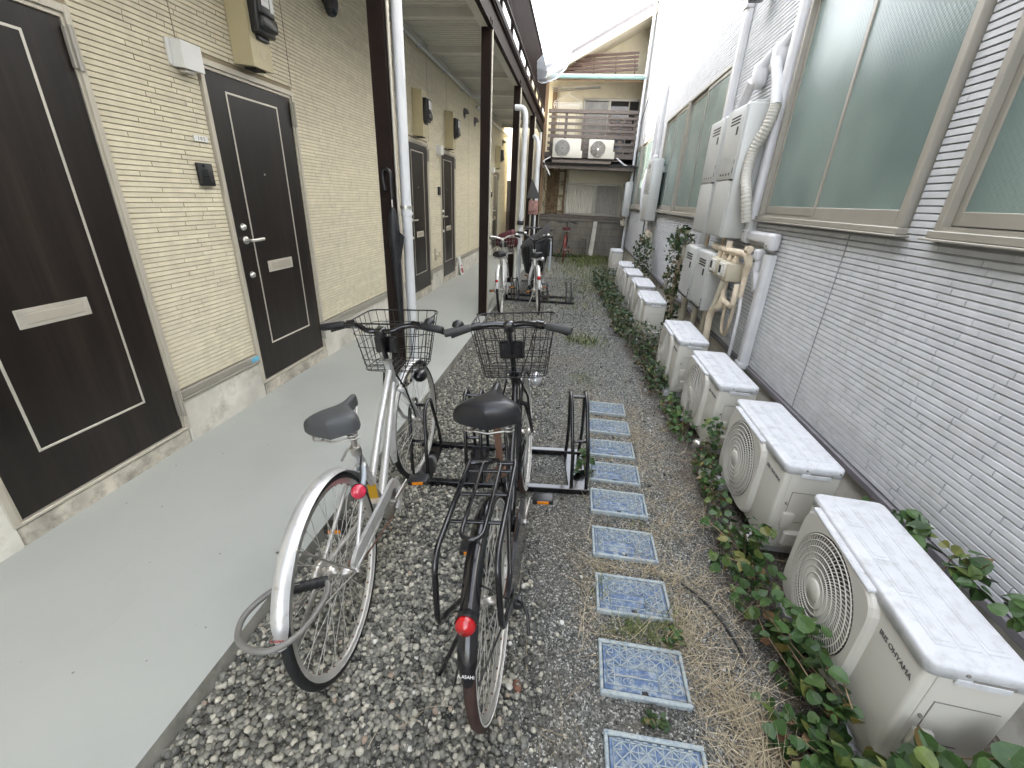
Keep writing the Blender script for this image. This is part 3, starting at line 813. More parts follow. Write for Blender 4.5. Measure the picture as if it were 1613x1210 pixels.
c = thing('dome_camera', 'dark dome security camera under the gallery, high on the cream wall', 'camera', (XL, 4.3, 2.95))
b = MB(); b.lathe([(.0,.10),(.055,.10),(.06,.04),(.052,.0)], 20, Matrix.Translation((XL+.06,4.3,2.93))); b.box(XL-.004, XL+.06, 4.27, 4.33, 2.97, 3.03, .004); b.build('housing', M_['grip_grey'], c, True)
b = MB(); b.lathe([(.05,.0),(.045,-.025),(.028,-.045),(.0,-.052)], 20, Matrix.Translation((XL+.06,4.3,2.932))); b.build('dome', M_['glassdark'], c, True)

def vent(y, z, label):
    t = thing('vent_hood', label, 'vent', (XL, y, z), group='round hooded vents high on the cream wall')
    b = MB(); vs = []
    for i in range(9):
        a = PI*i/8; 
        for j in range(5):
            e = PI/2*j/4
            vs.append((XL+.10*math.sin(e)*.9+.0, y+.085*math.cos(a)*math.cos(e)*1.0, z+.085*math.sin(a)*math.cos(e)+.0*math.sin(e)))
    b.add(vs, [(i*5+j, i*5+j+1, (i+1)*5+j+1, (i+1)*5+j) for i in range(8) for j in range(4)], True)
    b.lathe([(.088,0),(.09,.006),(.07,.010)], 20, Matrix.Translation((XL-.004,y,z)) @ Matrix.Rotation(PI/2,4,'Y'))
    b.build('hood', M_['roof_grey'], t, True)
    g = MB(); g.lathe([(.075,.004),(.0,.004)], 16, Matrix.Translation((XL-.002,y,z)) @ Matrix.Rotation(PI/2,4,'Y'))
    g.build('opening', M_['dark_void'], t, True)
vent(9.25, 2.97, 'nearer of the two dark hooded vents left of the second brown post')
vent(10.15, 2.96, 'farther of the two dark hooded vents, touching the second brown post')
vent(13.9, 2.98, 'last hooded vent at the far end of the cream wall')

cd = MB()
cd.tube([(XL+.05,4.9,3.31),(XL+.05,9.35,3.31),(XL+.06,9.5,3.30),(XL+.10,9.55,3.30),(XL+.22,9.58,3.30),(XL+.3,9.6,3.31)], .024, 10)
for y in (5.4,6.6,7.8,9.0): cd.box(XL, XL+.08, y-.012, y+.012, 3.28, 3.34, .002)
tag(cd.build('ceiling_conduit', M_['white_duct']), 'off-white conduit running along the top of the cream wall under the gallery', 'pipe')
cd = MB(); cd.tube([(XL+.05,10.1,3.22),(XL+.05,14.6,3.22)], .03, 10); tag(cd.build('ceiling_conduit', M_['white_duct']), 'far length of off-white conduit high on the cream wall beyond the second post', 'pipe')

tp = thing('wall_tap', 'small brass tap and bracket low on the cream wall between the third and fourth doors', 'tap', (XL, 7.22, .62))
b = MB(); b.box(XL-.004, XL+.012, 7.15, 7.22, .53, .72, .003); b.tube([(XL,7.2,.60),(XL+.09,7.2,.60),(XL+.11,7.2,.57)], .011, 8); b.cyl((XL+.07,7.2,.60),(XL+.07,7.2,.66), .008); b.box(XL+.055, XL+.085, 7.16, 7.24, .655, .665); b.build('tap_body', M_['gas_meter'], tp, True)

bd = thing('leaning_board', 'narrow white board with pink print leaning on the foundation by the fourth door', 'board', (-2.17, 8.74, .06), (.0, -.22, 0))
b = MB(); b.box(-.012, .012, -.085, .085, .0, .36, .004); b.build('panel', M_['white'], bd)
b = MB(); b.box(.0121, .0135, -.07, .07, .03, .13); b.box(.0121, .0135, -.02, .05, .16, .19); b.build('pink_print', M_['pink_refl'], bd)

# downpipes
def downpipe(pts, r, label, bands=(), clamp=None):
    t = thing('downpipe', label, 'downpipe', pts[-1], group='white downpipes beside the walkway')
    b = MB(); b.tube(pts, r, 16); b.build('pipe', M_['white_pvc'], t, True)
    for (p, ax) in bands:
        k = MB(); k.cyl((p[0],p[1],p[2]-.028), (p[0],p[1],p[2]+.028), r*1.10, seg=16); k.build('joint_collar', M_['white_pvc'], t, True)
    if clamp:
        k = MB(); x, y, z = clamp; k.cyl((x,y,z-.011),(x,y,z+.011), r*1.15, seg=16); k.box(x-.09, x, y-.012, y+.012, z-.010, z+.010, .002)
        k.build('clamp', M_['chrome'], t, True)
    return t
downpipe([(-1.245,3.30,3.4),(-1.245,3.30,.0605)], .037, 'thick white downpipe beside the nearest brown post', [((-1.245,3.30,1.42),0)], (-1.245,3.30,1.45))
def bend(a, m, c, n=6):
    a, m, c = V(a), V(m), V(c)
    return [tuple(a*(1-t)**2 + m*2*t*(1-t) + c*t*t) for t in [i/n for i in range(n+1)]]
downpipe([(-1.10,7.9,2.86)] + bend((-1.02,7.9,2.86), (-.925,7.9,2.86), (-.925,7.9,2.70)) + [(-.925,7.9,0)], .043, 'white downpipe with a square elbow between the far bicycles and the third post', [((-.925,7.9,2.50),0),((-.925,7.9,1.25),0)])
downpipe([(-.965,9.9,2.70)] + bend((-.91,9.8,2.66), (-.86,9.75,2.62), (-.86,9.75,2.45)) + [(-.86,9.75,0)], .038, 'farthest white downpipe with a short bend behind the hooded bicycle', [((-.86,9.75,2.3),0),((-.86,9.75,1.6),0)])
lk = MB(); lk.cyl((-.925,7.9,1.13),(-.925,7.9,1.18), .052, seg=16); lk.rbox(-.98, -.87, 7.83, 7.87, 1.12, 1.19, .01, 2)
tag(lk.build('pipe_strap', M_['black_pl']), 'black strap round the far downpipe just above a bicycle handlebar', 'strap')

# umbrellas
um = thing('folded_umbrella', 'folded black umbrella hanging between the nearest brown post and the white downpipe', 'umbrella', (-1.30, 3.14, .55))
b = MB(); ux, uy = -1.285, 3.135
b.tube([(ux+.012,uy,.60),(ux+.01,uy,.70),(ux+.006,uy,.95),(ux+.004,uy,1.15),(ux,uy,1.27),(ux,uy,1.40),(ux,uy,1.45)], [.008,.020,.030,.036,.046,.030,.012], 12)
vs = [(ux+.03,uy-.01,1.30),(ux+.085,uy-.02,1.26),(ux+.05,uy-.03,1.08),(ux+.01,uy-.03,1.05),(ux+.03,uy-.03,1.25)]
b.add(vs, [(0,1,2,4),(4,2,3)])
b.build('canopy', M_['blackpaint'] if 0 else pm('black_nylon', (.010,.010,.012), .55, var=.3, vs=30), um, True)
b = MB(); b.tube([(ux,uy,1.44),(ux,uy,1.52)], .006, 8); b.build('shaft', M_['chrome'], um, True)
b = MB(); b.tube([(ux,uy,1.50),(ux,uy,1.66)] + [(ux-.028+.028*math.cos(a), uy, 1.66+.035*math.sin(a)) for a in (.5,1.0,1.57,2.2,2.8,3.3)] + [(ux-.052,uy,1.60),(ux-.045,uy,1.56)], .011, 10); b.build('handle', M_['black_pl'], um, True)

def clear_umbrella():
    apex = V((-.68,11.0,4.03)); hand = V((-1.10,11.28,4.66)); ax = (apex-hand).normalized()
    t = thing('clear_umbrella', 'open clear vinyl umbrella hooked on the upper gallery rail', 'umbrella', tuple(hand))
    a = ax.orthogonal().normalized(); c = ax.cross(a)
    n = 8; R0 = .47; dep = .20
    def pt(k, u):  # k rib number, u 0 apex..1 rim
        an = 2*PI*k/n; rr = R0*math.sin(u*1.15)/math.sin(1.15); dd = dep*(1-math.cos(u*1.15))/(1-math.cos(1.15))
        return apex + (a*math.cos(an)+c*math.sin(an))*rr - ax*dd
    b = MB(); vs = []; m = 6; q = 4
    for k in range(n*q):
        for j in range(m+1):
            f = (k % q)/q; u = j/m
            p = pt(k//q, u)*(1-f) + pt(k//q+1, u)*f
            vs.append(p)
    b.add(vs, [(k*(m+1)+j, k*(m+1)+j+1, ((k+1) % (n*q))*(m+1)+j+1, ((k+1) % (n*q))*(m+1)+j) for k in range(n*q) for j in range(m)], True)
    b.build('canopy', M_['clear'], t, True)
    r = MB()
    for k in range(n): r.tube([pt(k, j/6)+ -ax*.004 for j in range(7)], .0035, 5)
    r.tube([pt(k, 1) for k in range(n)], .004, 5, closed=True)
    r.build('ribs', M_['white'], t, True)
    s = MB(); s.cyl(apex+ax*.06, hand, .006, seg=8); s.build('shaft', M_['white_pvc'], t, True)
    h = MB(); h.tube([hand, hand-ax*.10, hand-ax*.13+V((-.03,0,.02)), hand-ax*.11+V((-.07,0,.0)), hand-ax*.06+V((-.075,0,-.02))], .011, 8); h.build('handle', M_['white_pvc'], t, True)
clear_umbrella()

# ---------------------------------------------------------------- equipment on the right wall
def heater(y0, y1, z0, z1, x0, label, tall=True, grp='tall grey water heaters'):
    t = thing('water_heater', label, 'water heater', (XR, (y0+y1)/2, z0), group=grp)
    b = MB(); b.rbox(x0, XR-.03, y0, y1, z0, z1, .012, 2)
    b.box(XR-.05, XR+.01, y0+.06, y1-.06, z0+.1, z0+.2); b.box(XR-.05, XR+.01, y0+.06, y1-.06, z1-.2, z1-.1)
    if tall: b.box(x0+.05, XR-.04, y0+.02, y1-.02, z1-.004, z1+.018, .004)
    b.build('casing', M_['heater'], t, True)
    w = y1-y0; f = MB()
    zs = z0+(z1-z0)*.455
    if tall:
        f.rbox(x0-.014, x0+.004, y0+.012, y1-.012, zs+.004, z1-.012, .006, 2); f.rbox(x0-.010, x0+.004, y0+.012, y1-.012, z0+.012, zs-.004, .006, 2)
    else:
        f.rbox(x0-.012, x0+.004, y0+.01, y1-.01, z0+.03, z1-.012, .006, 2)
    f.build('front_cover', M_['heater'], t, True)
    v = MB(); xa = x0-.0155
    yo = y0+w*.22
    for i in range(3): v.box(xa, xa+.006, yo, yo+w*.50, z1-.085-.024*i, z1-.073-.024*i)
    v.box(xa, xa+.006, yo-.03+w*.08, yo+.01+w*.08, z1-.215, z1-.155)
    if tall:
        for i in range(4): v.cyl((xa, y0+w*(.22+.17*i), zs+.045), (xa+.006, y0+w*(.22+.17*i), zs+.045), .010, seg=10)
        v.box(xa, xa+.006, y0+.02, y0+.03, zs+.05, zs+.09); v.box(xa, xa+.006, y0+.02, y0+.03, zs+.12, zs+.15)
        v.box(x0-.02, x0, y0-.001, y0+.05, zs-.006, zs+.004)
    else:
        for i in range(6): v.box(xa+.002, xa+.008, y0+w*(.10+.14*i), y0+w*(.19+.14*i), z0+.006, z0+.020)
        for i in range(3): v.box(xa+.002, xa+.008, y0+.003, y0+.010, z0+.02+.035*i, z0+.045+.035*i)
    v.build('vent_slot', M_['dark_void'], t, True)
    l = MB(); zl = zs+.075 if tall else z0+.06
    for i in range(7):
        l.box(xa+.0005, xa+.0016, y0+w*.25, y0+w*(.55+.22*((i*7)%3)/3), zl+.018*i, zl+.018*i+.006)
    l.build('printed_label', pm('faint_print', (.44,.45,.44), .5) if 'fp' not in M_ else M_['fp'], t, True)
    return t
heater(4.14, 4.58, 1.305, 2.315, 1.265, 'tall grey water heater nearest the big window, white hose at its side')
heater(4.66, 5.11, 1.305, 2.30, 1.265, 'tall grey water heater just left of the nearest one, under a slanting duct')
heater(8.75, 9.35, 1.26, 2.28, 1.285, 'farther grey water heater between the two window groups')
heater(13.0, 13.6, 1.20, 2.06, 1.285, 'sunlit cream water heater at the far corner of the grey house')
heater(4.25, 4.67, .635, 1.165, 1.265, 'lower grey heater box nearest the gas meters', False, 'lower heater boxes below the tall heaters')
heater(4.755, 5.19, .635, 1.165, 1.265, 'lower grey heater box half behind leaves, left of its twin', False, 'lower heater boxes below the tall heaters')

def gas_meter(y, z, x, label, s=1.0):
    t = thing('gas_meter', label, 'gas meter', (x, y, z), group='beige gas meters on the pipes')
    b = MB(); b.rbox(x-.005, x+.125, y, y+.235*s, z, z+.145*s, .012, 2); b.build('case', M_['gas_meter'], t, True)
    f = MB(); f.rbox(x-.022, x+.002, y+.045*s, y+.19*s, z+.03*s, z+.135*s, .006, 2); f.build('face', M_['ivory'], t, True)
    d = MB(); d.box(x-.0235, x-.0215, y+.115*s, y+.165*s, z+.055*s, z+.115*s); d.build('window', M_['dark_void'], t, True)
    d = MB(); d.box(x-.0235, x-.0215, y+.06*s, y+.095*s, z+.06*s, z+.11*s); d.box(x-.0235, x-.0215, y+.09*s, y+.15*s, z+.036*s, z+.05*s); d.build('plate', M_['white'], t, True)
    for k in (.055, .18):
        u = MB(); u.cyl((x+.06, y+k*s, z+.14*s), (x+.06, y+k*s, z+.185*s), .026, .020, 12); u.cyl((x+.06, y+k*s, z+.15*s), (x+.06, y+k*s, z+.168*s), .032, seg=8); u.build('union_nut', M_['beige_pipe'], t, True)
gas_meter(3.74, .995, 1.262, 'beige gas meter nearest the white duct, beside the lower heater boxes')
gas_meter(4.035, .995, 1.275, 'beige gas meter tucked between its twin and the lower heater box')
gas_meter(5.27, .98, 1.28, 'beige gas meter half hidden by the shrub beyond the lower heater boxes')
gas_meter(8.5, .92, 1.30, 'grey gas meter far along the wall under the far heater')
gas_meter(13.1, .95, 1.30, 'sunlit gas meter at the far corner of the grey house')

def pipe(name, pts, r, mat, label, cat='pipe', seg=10, extra=None, group=None):
    b = MB(); b.tube(pts, r, seg)
    if extra: extra(b)
    return tag(b.build(name, mat), label, cat, group)
BP = M_['beige_pipe']
def knobs(b):
    for y in (3.80, 3.93, 4.09, 4.22): b.tube([(1.325,y,1.14),(1.325,y,1.20)], [.026,.018], 10)
    b.tube([(1.325,3.62,1.262),(1.325,3.57,1.270)], .027, 10); b.tube([(1.33,4.05,1.21),(1.33,4.05,1.29)], [.030,.024], 12)
pipe('gas_pipe', [(1.33,4.45,1.215),(1.33,4.02,1.213)] + bend((1.33,3.70,1.225),(1.34,3.60,1.235),(1.36,3.615,1.15)) + [(1.36,3.63,1.09)], .028, BP, 'thick beige lagged pipe above the gas meters, turning down at the near end', extra=knobs)
pipe('gas_pipe', [(1.36,3.63,1.10),(1.36,3.62,.98),(1.36,3.632,.90)], [.024,.019,.021], BP, 'short beige valve pipe hanging between the gas meter and the white duct')
pipe('drain_hose', [(1.37,3.632,.905),(1.37,3.60,.81),(1.37,3.585,.70),(1.38,3.60,.52),(1.40,3.66,.35)], .014, M_['white_duct'], 'thin pale hose hanging down beside the white duct')
pipe('gas_pipe', [(1.31,3.61,1.0),(1.305,3.585,.915)] + bend((1.30,3.575,.87),(1.30,3.57,.825),(1.30,3.66,.828)) + bend((1.30,3.76,.832),(1.30,3.845,.832),(1.30,3.845,.93)) + [(1.31,3.85,1.0)], .021, BP, 'beige U shaped pipe bend under the nearest gas meter')
pipe('gas_pipe', bend((1.31,3.84,.86),(1.30,3.84,.76),(1.30,3.93,.745)) + bend((1.30,3.97,.73),(1.30,4.045,.715),(1.30,4.04,.62)) + [(1.30,4.01,.40),(1.30,4.01,.0)], .030, BP, 'thick beige elbow pipe running down to the ground behind the fourth outdoor unit')
pipe('gas_pipe', [(1.27,3.815,.99),(1.27,3.925,.74)], .020, M_['gas_meter'], 'slanting brass coloured pipe below the nearest gas meter')
pipe('drain_hose', [(1.42,4.074,.74)] + [(1.42,4.04,.56),(1.42,4.0,.505),(1.42,3.94,.50),(1.42,3.88,.57),(1.42,3.865,.70),(1.42,3.872,.85)], .015, BP, 'looped beige hose against the wall under the gas meters')
pipe('gas_pipe', [(1.37,5.22,.64),(1.37,5.21,.0)], .034, M_['gas_meter'], 'ochre upright pipe below the left lower heater box', seg=12)
pipe('gas_pipe', [(1.36,4.72,.63),(1.36,4.74,.0)], .030, M_['gas_meter'], 'ochre upright pipe between the lower heater boxes', seg=12)
pipe('gas_pipe', [(1.38,4.45,.63),(1.38,4.45,.0)], .026, M_['gas_meter'], 'ochre upright pipe under the nearer lower heater box', seg=12)
pipe('gas_pipe', [(1.38,5.9,.95),(1.38,5.89,.0)], .040, BP, 'pinkish lagged pipe standing behind the shrub', seg=12)
pipe('gas_pipe', [(1.38,4.4,1.31),(1.38,4.4,1.17)], .02, BP, 'short beige pipe between the nearest tall heater and the box under it')
pipe('gas_pipe', [(1.38,4.9,1.31),(1.38,4.9,1.17)], .02, BP, 'short beige pipe between the second tall heater and the box under it')

def duct_box(b, pts, w, d, x):
    """flat slim duct on the wall plane through (y,z) corner points with rounded section"""
    for (ya, za), (yb, zb) in zip(pts, pts[1:]):
        L = math.hypot(yb-ya, zb-za); uy, uz = (yb-ya)/L, (zb-za)/L; ny, nz = -uz, uy
        prof = [(-w/2, 0), (-w/2, d*.55), (-w*.38, d*.9), (-w*.25, d), (w*.25, d), (w*.38, d*.9), (w/2, d*.55), (w/2, 0)]
        vs = [(x-q[1], ya+ny*q[0], za+nz*q[0]) for q in prof] + [(x-q[1], yb+ny*q[0], zb+nz*q[0]) for q in prof]
        n = len(prof)
        b.add(vs, [(i, (i+1) % n, n+(i+1) % n, n+i) for i in range(n)] + [tuple(range(n)), tuple(range(n, 2*n))])
def corner(b, y, z, w, d, x):
    b.rbox(x-d-.004, x, y-w*.58, y+w*.58, z-w*.58, z+w*.58, w*.22, 3)
WD = M_['white_duct']
t = thing('duct_cover', 'white air conditioner duct cover with a stepped elbow beside the big window', 'duct', (XR, 3.53, .36), group='white duct covers on the grey wall')
b = MB(); duct_box(b, [(3.53,.36),(3.55,1.24)], .105, .065, XR); b.build('lower_duct', WD, t, True)
b = MB(); duct_box(b, [(3.55,1.345),(4.03,1.345)], .085, .065, XR); duct_box(b, [(4.07,1.36),(4.07,6.2)], .095, .065, XR); b.build('upper_duct', WD, t, True)
b = MB(); corner(b, 3.55, 1.33, .105, .07, XR); b.build('elbow', WD, t, True)
b = MB(); corner(b, 4.07, 1.335, .095, .07, XR); b.build('elbow', WD, t, True)
b = MB(); b.rbox(XR-.075, XR, 3.475, 3.585, .345, .40, .01, 2); b.build('end_cap', WD, t, True)
b = MB()
for (y, z) in ((3.55,1.30),(4.07,1.37),(3.53,.37),(3.50,.37),(3.71,1.17)): b.cyl((XR-.079,y,z), (XR-.07,y,z), .006, seg=8)
b.build('screw', M_['dark_void'], t, True)
b = MB(); duct_box(b, [(3.71,1.235),(3.70,1.08),(3.60,.96)], .075, .06, XR-.008); corner(b, 3.71, 1.22, .075, .066, XR-.008); b.build('side_branch', WD, t, True)
t = thing('duct_cover', 'straight white duct cover on the far side of the tall heaters', 'duct', (XR, 5.46, .3), group='white duct covers on the grey wall')
b = MB(); duct_box(b, [(5.46,1.0),(5.46,6.3)], .10, .065, XR); b.build('duct', WD, t, True)
for z in (2.2, 3.35, 4.6):
    b = MB(); b.rbox(XR-.073, XR, 5.40, 5.52, z-.05, z+.05, .008, 2); b.build('joint_cover', WD, t, True)
t = thing('duct_cover', 'white duct cover with a black cable loop on top, beyond the double window', 'duct', (XR, 8.75, .3), group='white duct covers on the grey wall')
b = MB(); duct_box(b, [(9.28,.30),(9.28,1.20)], .12, .08, XR); corner(b, 9.28, 1.19, .12, .08, XR); b.build('duct', WD, t, True)
b = MB(); b.tube([(1.43,9.28,1.20),(1.41,9.3,1.34),(1.40,9.4,1.40),(1.40,9.5,1.34),(1.40,9.52,1.15),(1.40,9.5,1.0)], .012, 8); b.build('cable_loop', M_['black_pl'], t, True)
t = thing('duct_cover', 'tall white duct pair rising past the sunlit wall', 'duct', (XR, 10.2, 1), group='white duct covers on the grey wall')
b = MB(); duct_box(b, [(10.25,1.3),(10.25,6.4)], .11, .08, XR); duct_box(b, [(9.75,2.2),(9.75,6.4)], .09, .07, XR); b.build('duct', WD, t, True)
b = MB(); corner(b, 9.75, 2.35, .13, .09, XR); b.tube([(1.42,9.75,2.3),(1.38,9.6,2.22),(1.38,9.3,2.22),(1.38,9.1,2.27)], .045, 10); b.tube([(1.42,10.25,2.2),(1.36,10.1,1.9),(1.36,9.9,1.5),(1.40,9.9,1.2)], .05, 10); b.build('elbow', WD, t, True)
pipe('rainwater_pipe', [(1.43,13.2,6.4),(1.43,13.2,.2)], .035, M_['white_pvc'], 'sunlit rainwater pipe near the far corner of the grey house', 'downpipe', 12)
pipe('rainwater_pipe', [(1.44,11.4,6.5),(1.44,11.4,3.0)], .030, M_['white_pvc'], 'sunlit upper pipe above the far window', 'downpipe', 12)
pipe('rainwater_pipe', [(1.46,11.45,4.2),(1.46,13.4,3.35)], .012, M_['roof_grey'], 'thin slanting cable on the sunlit upper wall', 'cable', 6)

def wall_cap(y, z, pts, label, ribbed=None):
    t = thing('pipe_wall_cap', label, 'duct', (XR, y, z), group='white rounded wall caps above the heaters')
    b = MB(); b.rbox(XR-.10, XR+.01, y-.075, y+.075, z-.10, z+.10, .045, 4); b.tube([(XR-.05,y-.03,z+.05),(XR-.02,y-.10,z+.14)], [.05,.02], 12)
    b.build('cap', WD, t, True)
    b = MB(); b.tube(pts, .040, 12); b.build('duct', WD, t, True)
    if ribbed:
        h = MB(); P = []; R = []
        for i in range(121):
            u = i/120*(len(ribbed)-1); k = min(int(u), len(ribbed)-2); f = u-k
            p0 = V(ribbed[max(k-1,0)]); p1 = V(ribbed[k]); p2 = V(ribbed[k+1]); p3 = V(ribbed[min(k+2,len(ribbed)-1)])
            P.append(.5*((2*p1)+(p2-p0)*f+(2*p0-5*p1+4*p2-p3)*f*f+(3*p1-p0-3*p2+p3)*f**3)); R.append(.040+.0035*math.sin(i*1.9))
        h.tube(P, R, 14); h.build('ribbed_hose', M_['ivory'], t, True)
wall_cap(4.66, 2.60, [(1.41,4.68,2.56),(1.41,4.82,2.42),(1.41,4.98,2.26)], 'white wall cap with a duct slanting down behind the second tall heater')
wall_cap(4.28, 2.64, [(1.42,4.24,2.60),(1.42,4.10,2.42),(1.42,4.03,2.27)], 'white wall cap with a duct and ribbed hose curving down beside the nearest tall heater',
         [(1.42,4.03,2.28),(1.40,4.04,2.14),(1.36,4.10,1.97),(1.345,4.08,1.80),(1.355,4.0,1.64),(1.40,3.99,1.45)])
fl = thing('flood_lamp', 'dark lamp high on the grey wall between the duct covers', 'wall lamp', (1.45, 4.9, 3.25))
b = MB(); b.rbox(1.32, 1.44, 4.86, 5.02, 3.20, 3.30, .015, 2); b.box(1.43, XR, 4.9, 4.96, 3.22, 3.28); b.build('lamp_head', M_['black_pl'], fl, True)

# ---------------------------------------------------------------- outdoor units
AL, AD, AH = .70, .245, .50
def ac_unit(label, loc, rz, letters):
    t = thing('outdoor_unit', label, 'air conditioner', loc, (0,0,rz), 'white outdoor units in a row along the grey wall')
    b = MB(); b.rbox(.006, AD-.006, .006, AL-.006, .035, AH-.02, .014, 3)
    b.build('casing', M_['ivory'], t)
    l = MB(); bm = bmesh.new(); bmesh.ops.create_cube(bm, size=1)
    for v in bm.verts: v.co = V((AD/2+v.co.x*AD, AL/2+v.co.y*AL, AH-.021+v.co.z*.042))
    bmesh.ops.bevel(bm, geom=[e for e in bm.edges if abs(e.verts[0].co.z-e.verts[1].co.z) > .01], offset=.028, segments=4, profile=.5, affect='EDGES')
    bmesh.ops.bevel(bm, geom=[e for e in bm.edges if e.verts[0].co.z > AH-.001 and e.verts[1].co.z > AH-.001], offset=.010, segments=3, profile=.5, affect='EDGES')
    l.addbm(bm)
    for (a, c) in ((.042,.092),(.100,.150),(.160,.212)):   # pressed panels on the lid, wide then narrow
        for (q0, q1) in (((.06,.64),) if a > .09 else ((.06,.20),(.215,.34),(.355,.50),(.515,.64))):
            l.box(a, c, q0, q1, AH-.001, AH+.0034, .003)
            l.box(a+.008, c-.008, q0+.012, q1-.012, AH+.0025, AH+.0062, .003)
    l.box(.07, .19, -.003, .006, AH-.058, AH-.036, .003); l.box(.07, .19, AL-.006, AL+.003, AH-.058, AH-.036, .003)
    l.build('lid', M_['ac_white'], t)
    n = MB(); n.box(AD*.42, AD*.80, -.0012, .004, AH-.042, AH-.030); n.box(AD*.30, AD*.70, .0035, .0056, .20, .200)
    n.box(AD*.25, AD*.85, .0030, .0058, .36, .3615); n.box(AD*.25, AD*.253, .0030, .0058, .10, .36)
    for (x, z) in ((.05,.10),(.05,.30),(AD-.05,.10),(AD*.35,AH-.018),(AD*.9,AH-.018)): n.cyl((x, -.004, z), (x, .008, z), .005, seg=8)
    n.build('seam', M_['seam'], t)
    s = MB(); s.box(.034, .036, .0035, .0056, .05, AH-.05); s.rbox(.05, .10, -.010, .01, .17, .25, .006, 2); s.box(AD*.3, AD*.9, -.022, .008, .075, .155, .008); s.build('side_panel', M_['ivory'], t)
    # fan opening and grille, at the far end of the front
    cy, cz, R0 = .425, .262, .212
    d = MB(); d.lathe([(R0-.004,0),(R0-.004,.006),(0,.006)], 40, Matrix.Translation((-.001,cy,cz)) @ Matrix.Rotation(PI/2,4,'Y'))
    d.build('fan_well', M_['ac_dark'], t)
    fn = MB()
    for k in range(3):
        a0 = 2*PI*k/3; vs = []
        for i in range(7):
            for j in range(4):
                a = a0+i*.22; rr = .05+(R0-.075)*j/3
                vs.append((-.002-.010*i/6, cy+rr*math.cos(a+j*.1), cz+rr*math.sin(a+j*.1)))
        fn.add(vs, [(i*4+j, i*4+j+1, (i+1)*4+j+1, (i+1)*4+j) for i in range(6) for j in range(3)], True)
    fn.build('fan', M_['fan'], t)
    g = MB()
    # raised rounded panel with a round hole: outer square to circle rings
    ns = 64; hw, hh, rc = .235, .212, .035
    def sq(a, hw, hh):
        ca, sa = math.cos(a), math.sin(a); p = 6.0
        r = (abs(ca/hw)**p + abs(sa/hh)**p)**(-1/p); return r*ca, r*sa
    rings = []
    for (kx, mode, f) in ((.006,'s',1.03),(-.012,'s',1.02),(-.020,'s',.985),(-.020,'c',1.0),(-.012,'c',.97),(.004,'c',.965)):
        ring = []
        for i in range(ns):
            a = 2*PI*i/ns
            if mode == 's': y, z = sq(a, hw*f, hh*f)
            else: y, z = (R0-.006)*f*math.cos(a), (R0-.006)*f*math.sin(a)
            ring.append((kx, cy+y, cz+z))
        rings.append(ring)
    vs = sum(rings, [])
    g.add(vs, [(r*ns+i, r*ns+(i+1) % ns, (r+1)*ns+(i+1) % ns, (r+1)*ns+i) for r in range(len(rings)-1) for i in range(ns)], False)
    def gx(r): return -.020-.016*(1-(r/R0)**2)
    for r in (.062,.085,.108,.131,.154,.177,.198):
        g.tube([(gx(r), cy+r*math.cos(2*PI*i/40), cz+r*math.sin(2*PI*i/40)) for i in range(40)], .0023, 5, closed=True)
    nv = 72
    for k in range(nv):
        a = 2*PI*k/nv; P = []
        for j in range(6):
            r = .036+(R0-.012-.036)*j/5; aa = a+.55*(r/R0)**1.4
            P.append((gx(r)+.003, cy+r*math.cos(aa), cz+r*math.sin(aa)))
        g.tube(P, .0021, 3, cap=False)
    G = g.build('fan_grille', M_['ivory'], t)
    h = MB(); h.lathe([(.040,-.03),(.040,-.042),(.034,-.046),(0,-.047)], 28, Matrix.Translation((.006,cy,cz)) @ Matrix.Rotation(PI/2,4,'Y'))
    h.build('hub_cap', M_['ivory'], G)
    tb = MB(); tb.box(-.022, .012, cy-.19, cy+.20, cz+hh-.004, cz+hh+.010, .004); tb.build('grille_rim', M_['ac_white'], t)
    for y in (.10, .56):
        ft = MB(); ft.box(-.03, AD+.03, y-.045, y+.045, -.032, .020, .006); ft.box(.0, AD, y-.03, y+.03, .018, .037, .003)
        ft.build('foot', M_['white_duct'], t)
    sc = MB()
    for (y, z) in ((.66,AH-.02),(.30,AH-.02)): sc.cyl((-.003, y, z), (.004, y, z), .006, seg=8)
    sc.build('screw', M_['steel'], t)
    # the maker's lettering on the near part of the front
    if letters:
        text('IRIS OHYAMA', .0235, Matrix.Translation((.0052, .098, .398)) @ Matrix.Rotation(-PI/2, 4, 'Z') @ Matrix.Rotation(PI/2, 4, 'X'), 'lettering', M_['lettering'], t, ext=.0008)
    return t
U = ac_unit('nearest and largest outdoor unit, dark lettering on its ivory front', (.985,.845,.032), -.075, True)
ACS = [(1.020,1.728,-.018,'second nearest outdoor unit with embossed dusty lid, just behind the nearest'),
       (.995,2.612,.0,'third outdoor unit from the front, beside the small pale stone'),
       (.945,3.53,-.012,'fourth outdoor unit from the front, under the gas meters'),
       (.885,5.02,-.02,'fifth outdoor unit, the nearest of the tight group of four'),
       (.93,6.05,-.02,'sixth outdoor unit, second in the tight group of four'),
       (.905,7.02,-.02,'seventh outdoor unit, third in the tight group of four'),
       (.90,7.95,-.02,'eighth outdoor unit, last in the tight group of four'),
       (.93,10.4,-.01,'farthest outdoor unit standing alone near the sunlit corner')]
for i, (x, y, r, lab) in enumerate(ACS):
    dup(U, (x, y, .032), (0,0,r), lab, skip=() if i < 3 else ('lettering',))

